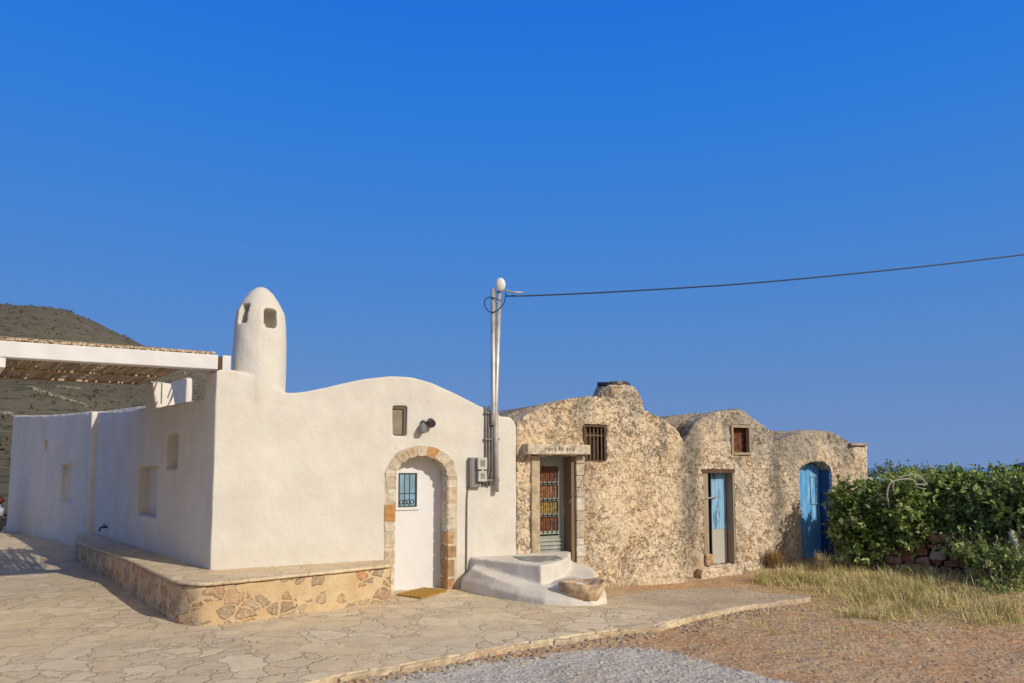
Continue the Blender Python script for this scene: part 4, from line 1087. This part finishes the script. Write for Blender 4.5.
for p in lo:
    q = cl + (p-cl)*0.97; B.append(bm.verts.new((q.x, q.y, g(p.x, p.y)+.07+0.09*(1-sm(0, .6, FA.inv((p.x, p.y, 0))[0]-.6)))))
Ci = []
for p in lo:
    q = cl + (p-cl)*0.84; Ci.append(bm.verts.new((q.x, q.y, lz(q.x, q.y)+.05)))
m_ = len(lo)
bm.faces.new(A[::-1]); bm.faces.new(Ci)
for i in range(m_):
    j = (i+1) % m_; bm.faces.new((A[i], A[j], B[j], B[i])); bm.faces.new((B[i], B[j], Ci[j], Ci[i]))
bmesh.ops.recalc_face_normals(bm, faces=bm.faces)
# soft mound that carries the basin
bq = at_z(577, 590, .12); b_ = bmesh.new()
bmesh.ops.create_icosphere(b_, subdivisions=4, radius=1, matrix=Matrix.Translation((bq.x-.02, bq.y+.10, .02)) @ Matrix.Rotation(.2, 4, 'Z') @ Matrix.Diagonal((.46, .44, .27, 1)))
paste(bm, b_)
link('masonry', remesh(bm, .022, 6, soft_noise(.010, 2.2)), PLASTER, plat)
bm = bmesh.new(); tp_ = [V2(at_z(u, v, PH+.012)) for u, v in ((513, 556.5), (522, 559.8), (540, 561.8), (563, 558.6), (556, 555.5))]
zprism(bm, [Vector((p.x, p.y)) for p in tp_], PH-.03, PH+.012); obj_bm('threshold_slab', bm, plain('grey_slab', (0.30, 0.29, 0.27), .8, .2, 6, bump=.5), plat)
bm = bmesh.new(); c_ = None
hp = at_z(479, 567, .33); fr_e = (V2(at_z(541, 565.5, PH))-V2(at_z(472, 557.8, PH))).normalized()
nrm = Vector((fr_e.y, -fr_e.x, 0)); 
M4 = Matrix.Translation(Vector((hp.x, hp.y, hp.z)) + nrm*-.01) @ Matrix.Diagonal((.035, .035, .07, 1)); bmesh.ops.create_uvsphere(bm, u_segments=12, v_segments=8, radius=1, matrix=M4)
obj_bm('drain_hole', bm, INNER, plat)
# worn stone basin
bc = at_z(583, 585, .24); bas = bmesh.new(); rings = []
ax = Vector((1, .15, 0)).normalized(); ay = Vector((-.15, 1, 0))
for zz_, rx, ry in ((.02, .24, .18), (.16, .32, .25), (.275, .355, .28), (.295, .33, .26), (.275, .285, .22), (.21, .22, .15), (.19, .02, .02)):
    rings.append([bas.verts.new(Vector((bc.x, bc.y, 0)) + ax*(rx*math.cos(a_)*(1.0 if math.cos(a_) < 0 else .9) ) + ay*ry*math.sin(a_) + Vector((0, 0, zz_ + .02*math.sin(2*a_+1)))) for a_ in [2*math.pi*i/26 for i in range(26)]])
for a, b in zip(rings, rings[1:]):
    for k_ in range(26): bas.faces.new((a[k_], a[(k_+1) % 26], b[(k_+1) % 26], b[k_]))
bas.faces.new(rings[0][::-1]); bas.faces.new(rings[-1])
for v in bas.verts: v.co += Vector((noise.noise(v.co*6), noise.noise(v.co*6+Vector((5, 0, 0))), noise.noise(v.co*6+Vector((0, 5, 0)))))*.025
bmesh.ops.recalc_face_normals(bas, faces=bas.faces)
tag(obj_bm('stone_basin', bas, plain('worn_basin_stone', (0.58, 0.42, 0.27), .9, .25, 9, bump=.8), loc=(bc.x, bc.y, .02), smooth=True), 'shallow worn brown stone basin set in the right end of the white step', 'basin')
# reddish boulder between door and step
bm = bmesh.new(); p = gp(455, 585.5); bmesh.ops.create_icosphere(bm, subdivisions=3, radius=1, matrix=Matrix.Translation((p.x+.03, p.y+.02, g(p.x, p.y)+.06)) @ Matrix.Diagonal((.13, .13, .16, 1)))
for v in bm.verts: v.co += v.normal*.04*noise.noise(v.co*7)
tag(obj_bm('boulder', bm, plain('red_brown_stone', (0.36, 0.22, 0.14), .9, .25, 12, bump=.9), loc=(p.x, p.y, 0), smooth=False), 'reddish brown stone on the ground between arched door and white step', 'stone')

# ================================================================== SCOOTER (behind the wing, at the left edge)
so = at_z(-24, 536, .0); so.z = g(so.x, so.y)
sc = empty('parked_scooter', so, 'parked scooter with dark red seat, mostly cut off by the left edge of the picture', 'scooter')
SF = Frame(so, math.radians(8))
def blob(par, name, c, s, mat, rot=0):
    b = bmesh.new(); bmesh.ops.create_cube(b, size=2, matrix=Matrix.Translation(SF(*c)) @ Matrix.Rotation(math.radians(8), 4, 'Z') @ Matrix.Rotation(rot, 4, 'Y') @ Matrix.Diagonal((*s, 1)))
    bmesh.ops.bevel(b, geom=b.edges[:], offset=min(s)*.6, segments=3, affect='EDGES'); return obj_bm(name, b, mat, par, smooth=True)
def wheel(c):
    b = bmesh.new(); rings = []
    for i in range(24):
        a_ = 2*math.pi*i/24; o_ = SF(c[0]+.21*math.cos(a_), c[1], c[2]+.21*math.sin(a_)); rad = (o_-SF(*c)).normalized()
        rings.append([b.verts.new(o_ + (rad*math.cos(2*math.pi*k/8) + SF.n*math.sin(2*math.pi*k/8))*.06) for k in range(8)])
    for i in range(24):
        for k in range(8): b.faces.new((rings[i][k], rings[i][(k+1) % 8], rings[(i+1) % 24][(k+1) % 8], rings[(i+1) % 24][k]))
    w_ = obj_bm('wheel', b, plain('tyre_rubber', (.02, .02, .022), .8), sc, smooth=True)
    b = bmesh.new(); tube(b, [SF(c[0], c[1]-.04, c[2]), SF(c[0], c[1]+.04, c[2])], .15, 16); obj_bm('rim', b, GALV, w_)
wheel((.42, 0, .28)); wheel((-.8, 0, .28))
SILV = plain('silver_blue_paint', (.30, .34, .42), .35, .05, 3, .5)
blob(sc, 'body', (.28, 0, .66), (.38, .15, .2), SILV); blob(sc, 'floor_board', (-.3, 0, .33), (.3, .14, .05), SILV); blob(sc, 'front_shield', (-.62, 0, .68), (.05, .2, .36), SILV, -.3)
blob(sc, 'seat', (.22, 0, .97), (.42, .14, .1), plain('dark_red_seat', (.10, .02, .02), .6)); blob(sc, 'front_mudguard', (-.8, 0, .52), (.2, .07, .06), SILV)
b = bmesh.new(); tube(b, [SF(-.6, -.32, 1.08), SF(-.66, -.1, 1.06), SF(-.66, .1, 1.06), SF(-.6, .32, 1.08)], .02, 8); tube(b, [SF(-.66, 0, 1.06), SF(-.8, 0, .28)], .03, 8); obj_bm('handlebar', b, DARKM, sc, smooth=True)

# ================================================================== VEGETATION
def leaf_mesh(bm, cols, p, d, nrm, L, W, col):
    s = d.cross(nrm).normalized(); up_ = nrm*(.12*L); nf = len(bm.faces)
    a = bm.verts.new(p); b = bm.verts.new(p+d*L*.4+s*W*.5+up_*.6); c = bm.verts.new(p+d*L-up_*.4); e = bm.verts.new(p+d*L*.4-s*W*.5+up_*.6); m = bm.verts.new(p+d*L*.45)
    bm.faces.new((a, b, m)); bm.faces.new((b, c, m)); bm.faces.new((c, e, m)); bm.faces.new((e, a, m)); cols.extend([col]*4)
def rv(): 
    while True:
        v = Vector([random.uniform(-1, 1) for _ in range(3)])
        if 0.05 < v.length < 1: return v
def shrub(label, base, lobes, n, L=.115, pal=None, cat='bush', group=None, trunk=True, name='leafy_bush'):
    o = empty(name, base, label, cat, group)
    bm = bmesh.new(); cols = []; gainc = 1.3
    pal = pal or [(0.05,0.08,0.02), (0.08,0.125,0.025), (0.12,0.18,0.035), (0.19,0.26,0.06), (0.30,0.36,0.11), (0.42,0.46,0.22)]
    tot = sum(l[1][0]*l[1][1]*l[1][2] for l in lobes)**1
    for c, r in lobes:
        k = int(n*r[0]*r[1]*r[2]/tot); C0_ = Vector(c)
        tw = [C0_ + Vector((v.x*r[0], v.y*r[1], v.z*r[2]))*random.uniform(.75, 1.05) for v in [rv().normalized() for _ in range(max(10, k//16))]]
        for tcn in tw:
            cl_ = random.random()
            outd = (tcn-C0_); outd = Vector((outd.x/r[0], outd.y/r[1], outd.z/r[2])).normalized()
            if random.random() < .3: tcn = C0_ + (tcn-C0_)*random.uniform(.4, .8)
            sd = (outd+rv()*.8).normalized()
            for _ in range(16):
                f = random.random(); p = tcn + sd*(f-.5)*.3 + rv()*.05
                if p.z < terrain_z(p.x, p.y)+.02: continue
                d_ = (sd*.5+rv()+Vector((0, 0, -.1))).normalized(); nn = (outd*.5+Vector((0, 0, .6))+rv()*.9); nn = (nn - d_*nn.dot(d_))
                if nn.length < .05: continue
                base_c = pal[min(len(pal)-1, int((cl_*.6+random.random()*.4)*len(pal)))]
                k_ = random.uniform(.8, 1.25); s_ = L*random.uniform(.6, 1.35)
                leaf_mesh(bm, cols, p, d_, nn.normalized(), s_, s_*.62, tuple(x*k_*gainc for x in base_c))
    if name == 'leafy_bush':
        for c, r in lobes:
            for _ in range(9):
                d_ = (rv()+Vector((0, -.2, .9))).normalized(); p0 = Vector(c)+Vector((d_.x*r[0], d_.y*r[1], d_.z*r[2]))*.8; ln = random.uniform(.12, .34)
                nf = len(bm.faces); tube(bm, [p0, p0+d_*ln*.6, p0+d_*ln+Vector((0, 0, -.03))], [.006, .004, .002], 4); cols.extend([(.2, .2, .09)]*(len(bm.faces)-nf))
                for q in range(7):
                    f = .25+.12*q; leaf_mesh(bm, cols, p0+d_*ln*f, (d_*.4+rv()).normalized(), Vector((.2, -.3, 1)).normalized(), L*.8, L*.45, random.choice(pal[-3:]))
    me = D.meshes.new('f'); bm.to_mesh(me); bm.free(); set_col(me, cols); link('foliage', me, LEAF, o)
    bm = bmesh.new(); b0 = Vector(base)
    for c, r in lobes:
        for _ in range(3):
            e = Vector(c)+rv()*min(r)*.5; mid = (b0+e)/2+rv()*.12; tube(bm, [b0+Vector((random.uniform(-.05, .05), random.uniform(-.05, .05), -.05)), mid, e, e+(e-mid)*.5], [.03, .022, .013, .005], 6)
    obj_bm('stem', bm, BARK, o)
    return o
def bpt(u, v, y): return at_y(u, v, y)
HG = 'bushes growing over the dry stone wall'
def lobe(u, v, y, ru, rv_, ry): s = y/F; return ((tuple(at_y(u, v, y))), (ru*s, ry, rv_*s))
def base_at(u, y): p = at_y(u, 500, y); return (p.x, p.y, terrain_z(p.x, p.y))
shrub('dark leafy bush against the right end of the blue doored stone house', base_at(866, 15.2), [lobe(868, 512, 15.2, 30, 26, .6), lobe(858, 540, 15.0, 25, 27, .55), lobe(893, 530, 15.3, 26, 34, .6), lobe(842, 500, 15.4, 13, 16, .3), lobe(885, 500, 15.5, 26, 17, .5)], 11000, group=HG)
shrub('dark green bush mass over the reddish stone wall in the middle of the hedge', base_at(930, 14.8), [lobe(925, 508, 14.9, 32, 24, .6), lobe(950, 500, 14.7, 32, 27, .6), lobe(962, 525, 14.5, 28, 24, .5), lobe(935, 496, 15.2, 38, 14, .5), lobe(905, 508, 14.5, 22, 24, .4), lobe(892, 528, 14.6, 18, 26, .4), lobe(925, 520, 14.4, 24, 16, .3), lobe(950, 540, 14.2, 14, 14, .3), lobe(975, 548, 13.7, 20, 16, .3), lobe(918, 540, 14.2, 12, 10, .25), lobe(960, 548, 13.9, 14, 12, .25)], 19000, group=HG)
shrub('tall light leaved bush at the right edge of the picture', base_at(1000, 13.9), [lobe(990, 504, 14, 30, 24, .6), lobe(1020, 506, 13.6, 35, 28, .6), lobe(1005, 528, 13.7, 30, 20, .5), lobe(1060, 500, 13.5, 40, 30, .7), lobe(1050, 540, 13.3, 35, 35, .6)], 13000, group=HG, pal=[(0.08,0.13,0.03), (0.14,0.20,0.05), (0.22,0.28,0.08), (0.06,0.10,0.02), (0.34,0.40,0.17)])
shrub('low pale leaved bush sprawling at the foot of the pale leaning post', base_at(1000, 12.6), [lobe(990, 560, 12.8, 22, 9, .35), lobe(1012, 572, 12.5, 16, 20, .35), lobe(972, 552, 13.1, 16, 8, .3), lobe(1002, 590, 12.2, 20, 7, .25), lobe(1020, 550, 12.9, 12, 14, .3)], 2400, .085, group=HG, pal=[(0.10,0.15,0.04), (0.20,0.25,0.08), (0.32,0.36,0.15)])
shrub('dark olive tree crown showing behind the corner of the end stone house', base_at(890, 19.5), [lobe(888, 477, 19.5, 26, 13, .9), lobe(915, 478, 19.7, 24, 11, .9), lobe(880, 500, 19.5, 30, 22, .9)], 7000, .07, cat='tree', name='olive_tree', pal=[(0.10,0.14,0.035), (0.15,0.18,0.05), (0.06,0.09,0.03)])
shrub('bright green hedge top spreading behind the dark bushes', base_at(960, 16.2), [lobe(930, 482, 16.3, 36, 12, .8), lobe(980, 483, 15.6, 38, 13, .8), lobe(1025, 482, 15.2, 38, 14, .8), lobe(1070, 486, 15, 38, 13, .8), lobe(970, 500, 16.5, 60, 18, .8)], 14000, .08, group=HG, pal=[(0.20,0.27,0.03), (0.28,0.35,0.06), (0.12,0.17,0.02), (0.36,0.42,0.12)])
# scrubby brown weed at house 2
def weed(label, p, h, n, cols_, spread, name, cat):
    bm = bmesh.new(); cols = []
    for _ in range(n):
        a = random.uniform(0, 6.28); lean = random.uniform(.1, .8)*spread; b0 = Vector(p)+Vector((math.cos(a), math.sin(a), 0))*random.uniform(0, .07); hh_ = h*random.uniform(.5, 1.1)
        q = b0+Vector((math.cos(a)*lean*.5, math.sin(a)*lean*.5, hh_*.65)); e = b0+Vector((math.cos(a)*lean*1.1, math.sin(a)*lean*1.1, hh_)); s = Vector((-math.sin(a), math.cos(a), 0))*.006
        v = [bm.verts.new(x) for x in (b0-s, b0+s, q+s, q-s, e)]; bm.faces.new(v[:4]); bm.faces.new((v[3], v[2], v[4])); c = random.choice(cols_); cols += [c, c]
        for _ in range(3): leaf_mesh(bm, cols, q+rv()*.05, rv().normalized(), Vector((0, 0, 1)), .035, .02, c)
    me = D.meshes.new('w'); bm.to_mesh(me); bm.free(); set_col(me, cols); return tag(link(name, me, LEAF, loc=p), label, cat)
dryc = [(0.40,0.25,0.10), (0.46,0.33,0.15), (0.30,0.18,0.08)]
p = FA(FA.px(769, 575, N2)[0], N2-.15, 0); p.z = terrain_z(p.x, p.y); weed('dry orange-brown weed at the wall between the two blue doors', p, .42, 160, dryc, .45, 'dry_weed', 'weed')
p = gp(823, 567); p.z = terrain_z(p.x, p.y); weed('thin dry weed standing before the foot of the arched blue door', p, .4, 70, [(0.45,0.38,0.2), (0.38,0.33,0.16)], .3, 'dry_weed', 'weed')
# dead branch arch
bm = bmesh.new(); yb = 14.2
for pth, r_ in (([(887, 497), (888, 488), (892, 482), (900, 479.5), (912, 479.5), (916, 484), (922, 484.5), (927, 484)], .015), ([(897, 478), (906, 475.3), (915, 474.5), (921, 478), (927, 484)], .012), ([(894, 481), (893, 488), (896, 494)], .010), ([(914, 481), (917, 487), (926, 489)], .009)):
    tube(bm, [at_y(u, v, yb) for u, v in smooth_curve(pth, 3)], r_, 6)
for (u, v, a) in ((934, 503, 0), (910, 498, 1), (906, 503, 2)):
    c_ = at_y(u, v, 14.1)
tube(bm, [at_y(u, v, yb+dy) for u, v, dy in ((887, 497, 0), (890, 510, .3), (899, 530, .6))], .017, 6)
tag(obj_bm('dead_branch', bm, DEADW, loc=at_y(899, 530, yb+.6), smooth=True), 'bleached bare branch arching out of the top of the hedge', 'branch')
# leaning pale post
pz = at_y(1026, 585, 12.7); bm = bmesh.new(); tube(bm, [at_y(1028, 590, 12.7), at_y(1011, 531, 12.9)], .05, 8); tag(obj_bm('leaning_post', bm, DEADW, loc=pz, smooth=True), 'pale grey post leaning in the bushes at the right edge', 'post')
# dry stone wall
dsw = bmesh.new(); cols = []
a_, b_ = at_y(868, 560, 15.0), at_y(1075, 575, 12.7)
ax = Vector((b_.x-a_.x, b_.y-a_.y, 0)); Lw = ax.length; ax.normalize(); ay = Vector((-ax.y, ax.x, 0))
for row in range(5):
    s = random.uniform(0, .1)
    while s < Lw:
        l = random.uniform(.16, .34); c = Vector((a_.x, a_.y, 0)) + ax*(s+l/2); z0 = terrain_z(c.x, c.y)
        nf = len(dsw.faces); rough_block(dsw, c+ay*(random.uniform(-.03, .03)+row*.02)+Vector((0, 0, z0+.07+row*.145)), ax, ay, Vector((0, 0, 1)), l*.96, .35, random.uniform(.12, .17), .045, .055)
        cols += [random.choice([(0.36,0.17,0.11), (0.40,0.24,0.18), (0.30,0.14,0.09), (0.42,0.30,0.25), (0.38,0.20,0.13)])]*(len(dsw.faces)-nf); s += l
me = D.meshes.new('d'); dsw.to_mesh(me); dsw.free(); set_col(me, cols)
tag(link('dry_stone_wall', me, STONE, loc=(a_.x, a_.y, terrain_z(a_.x, a_.y))), 'low reddish dry stone wall half hidden under the bushes', 'wall')

# grass
bm = bmesh.new(); cols = []
gx = [p.x for p in grass_poly]; gy = [p.y for p in grass_poly]
def blade(x, y, h, lean, col, w=.006):
    z = terrain_z(x, y); a = random.uniform(0, 6.28); s = Vector((math.cos(a+1.57), math.sin(a+1.57), 0))*w; d_ = Vector((math.cos(a), math.sin(a), 0))
    b0 = Vector((x, y, z-.01)); q = b0+d_*lean*.4+Vector((0, 0, h*.65)); e = b0+d_*lean+Vector((0, 0, h))
    v = [bm.verts.new(k) for k in (b0-s, b0+s, q+s*.7, q-s*.7, e)]; bm.faces.new(v[:4]); bm.faces.new((v[3], v[2], v[4])); cols.extend([col, col])
gpal = [(0.66,0.53,0.25), (0.60,0.49,0.21), (0.50,0.43,0.17), (0.74,0.62,0.34), (0.36,0.38,0.13), (0.46,0.46,0.18)]
def clump(x, y, h, n, spread):
    c0 = random.choice(gpal)
    for _ in range(n):
        k_ = random.uniform(.75, 1.2); c = random.choice([c0, c0, random.choice(gpal)])
        blade(x+random.gauss(0, spread), y+random.gauss(0, spread), h*random.uniform(.35, 1.1), h*random.uniform(.2, 1.3), tuple(q*k_ for q in c), .0042)
n_ = 0
while n_ < 2300:
    x, y = random.uniform(min(gx), max(gx)), random.uniform(min(gy), max(gy)); P = Vector((x, y)); n_ += 1
    if not inside(P, grass_poly): continue
    dens = noise.noise(Vector((x*.75, y*.75, 4))) + .4*noise.noise(Vector((x*2.5, y*2.5, 8)))
    if random.random() > .20+dens*1.9: continue
    clump(x, y, .09+.22*max(0, dens+.12), 26, .07)
tall = [(790, 577), (808, 574), (835, 575), (850, 582), (872, 580), (880, 600), (905, 596), (900, 610), (862, 600), (930, 606), (960, 600), (978, 612), (985, 618), (1005, 612), (815, 585), (960, 580), (925, 585)]
for u, v in tall:
    for _ in range(9):
        p = gp(u+random.gauss(0, 13), v+random.gauss(0, 4), -.05); clump(p.x, p.y, random.uniform(.12, .30), 24, .08)
for _ in range(420):   # sparse wisps out on the bare earth
    p = gp(random.uniform(690, 1020), 606+abs(random.gauss(0, 18)), -.05)
    if inside(V2(p), pave_poly): continue
    clump(p.x, p.y, random.uniform(.03, .09), 6, .03)
me = D.meshes.new('g'); bm.to_mesh(me); bm.free(); set_col(me, cols); tag(link('dry_grass', me, GRASSM), 'tufts of dry yellow grass spreading before the hedge', 'grass', kind='stuff')
# pebbles
bm = bmesh.new(); cols = []
def pebble(p, r_, c):
    nf = len(bm.faces); b = bmesh.new(); bmesh.ops.create_icosphere(b, subdivisions=1, radius=1, matrix=Matrix.Translation(p) @ Matrix.Rotation(random.uniform(0, 6.28), 4, 'Z') @ Matrix.Diagonal((r_*random.uniform(.8, 1.5), r_, r_*random.uniform(.45, .8), 1))); paste(bm, b); cols.extend([c]*(len(bm.faces)-nf))
for i in range(1500):
    if i % 3 == 0: u, v = random.uniform(360, 700), random.uniform(640, 683)
    else: u, v = random.uniform(600, 1023), random.uniform(605, 683)
    p = gp(u, v, -.07)
    if inside(V2(p), pave_poly): continue
    p.z = terrain_z(p.x, p.y); ingr = inside(V2(p), grav_poly)
    r_ = random.choice([.006, .008, .012, .012, .018, .024]) ; c = random.choice([(.50,.47,.43), (.42,.40,.37), (.56,.53,.48)]) if ingr else random.choice([(.46,.31,.20), (.52,.40,.28), (.40,.26,.16), (.50,.38,.28)])
    pebble(p, r_, c)
for i in range(500):   # loose stones along the kerb foot
    k_ = random.uniform(0, len(edge)-2.01); j = int(k_); q = edge[j]+(edge[j+1]-edge[j])*(k_-j); nn = Vector((edge[j+1]-edge[j])); nn = Vector((nn.y, -nn.x)).normalized()
    q = q+nn*abs(random.gauss(.12, .14)); pebble(Vector((q.x, q.y, terrain_z(q.x, q.y)+.005)), random.uniform(.012, .035), random.choice([(.45,.35,.24), (.40,.27,.16), (.5,.43,.33), (.33,.3,.27)]))
me = D.meshes.new('p'); bm.to_mesh(me); bm.free(); set_col(me, cols); tag(link('loose_stones', me, STONE), 'scattered pebbles and small stones on the dirt and gravel', 'gravel', kind='stuff')
# hillside scrub
bm = bmesh.new(); cols = []
for i in range(1700):
    r_ = 32 + (430-32)*random.random()**1.4; az = random.uniform(-math.atan(.86), -math.atan(.30)); x, y = r_*math.sin(az), r_*math.cos(az)
    if noise.noise(Vector((x*.02, y*.02, 9)))+random.uniform(-.3, .5) < 0: continue
    s = random.uniform(.2, .55)*(1+r_/300); z = terrain_z(x, y); c = random.choice([(.08,.085,.045), (.095,.095,.05), (.12,.11,.06), (.15,.135,.08)])
    for _ in range(9):
        p = Vector((x, y, z)) + Vector((random.gauss(0, s*.4), random.gauss(0, s*.4), random.uniform(.0, s*.7))); a1 = rv()*s*.35; a2 = rv()*s*.35
        bm.faces.new([bm.verts.new(p+a1), bm.verts.new(p+a2), bm.verts.new(p-a1), bm.verts.new(p-a2)]); cols.append(c)
me = D.meshes.new('h'); bm.to_mesh(me); bm.free(); set_col(me, cols); tag(link('hillside_scrub', me, STONE), 'low dark scrub covering the hillside', 'scrub', kind='stuff')
# terraced field wall on the hill
bm = bmesh.new(); cols = []
def hill_hit(u, v):
    r_ = ray(u, v); k_ = 34
    while k_ < 500:
        p = CAM+r_*k_
        if p.z < terrain_z(p.x, p.y): return p
        k_ += 1.5
    return None
for (a, b) in (((28, 388), (88, 408)), ((60, 388), (80, 390)), ((0, 414), (26, 419))):
    for i in range(60):
        k_ = i/59; h = hill_hit(a[0]+(b[0]-a[0])*k_, a[1]+(b[1]-a[1])*k_)
        if h is None: continue
        nf = len(bm.faces); sc_ = h.length/740*1.6; rough_block(bm, h+Vector((random.uniform(-.3, .3), 0, .2)), Vector((1, 0, 0)), Vector((0, 1, 0)), Vector((0, 0, 1)), sc_*random.uniform(.8, 1.8), sc_, sc_*random.uniform(.7, 1.3), .1, .05)
        cols += [random.choice([(.36,.32,.26), (.28,.25,.2), (.2,.18,.14)])]*(len(bm.faces)-nf)
me = D.meshes.new('fw'); bm.to_mesh(me); bm.free()
if len(me.polygons):
    set_col(me, cols); h0 = Vector(me.vertices[0].co); tag(link('field_wall', me, STONE, loc=h0), 'ruined pale stone field wall crossing the hillside', 'wall')
for m in list(D.meshes):
    if m.users == 0: D.meshes.remove(m)
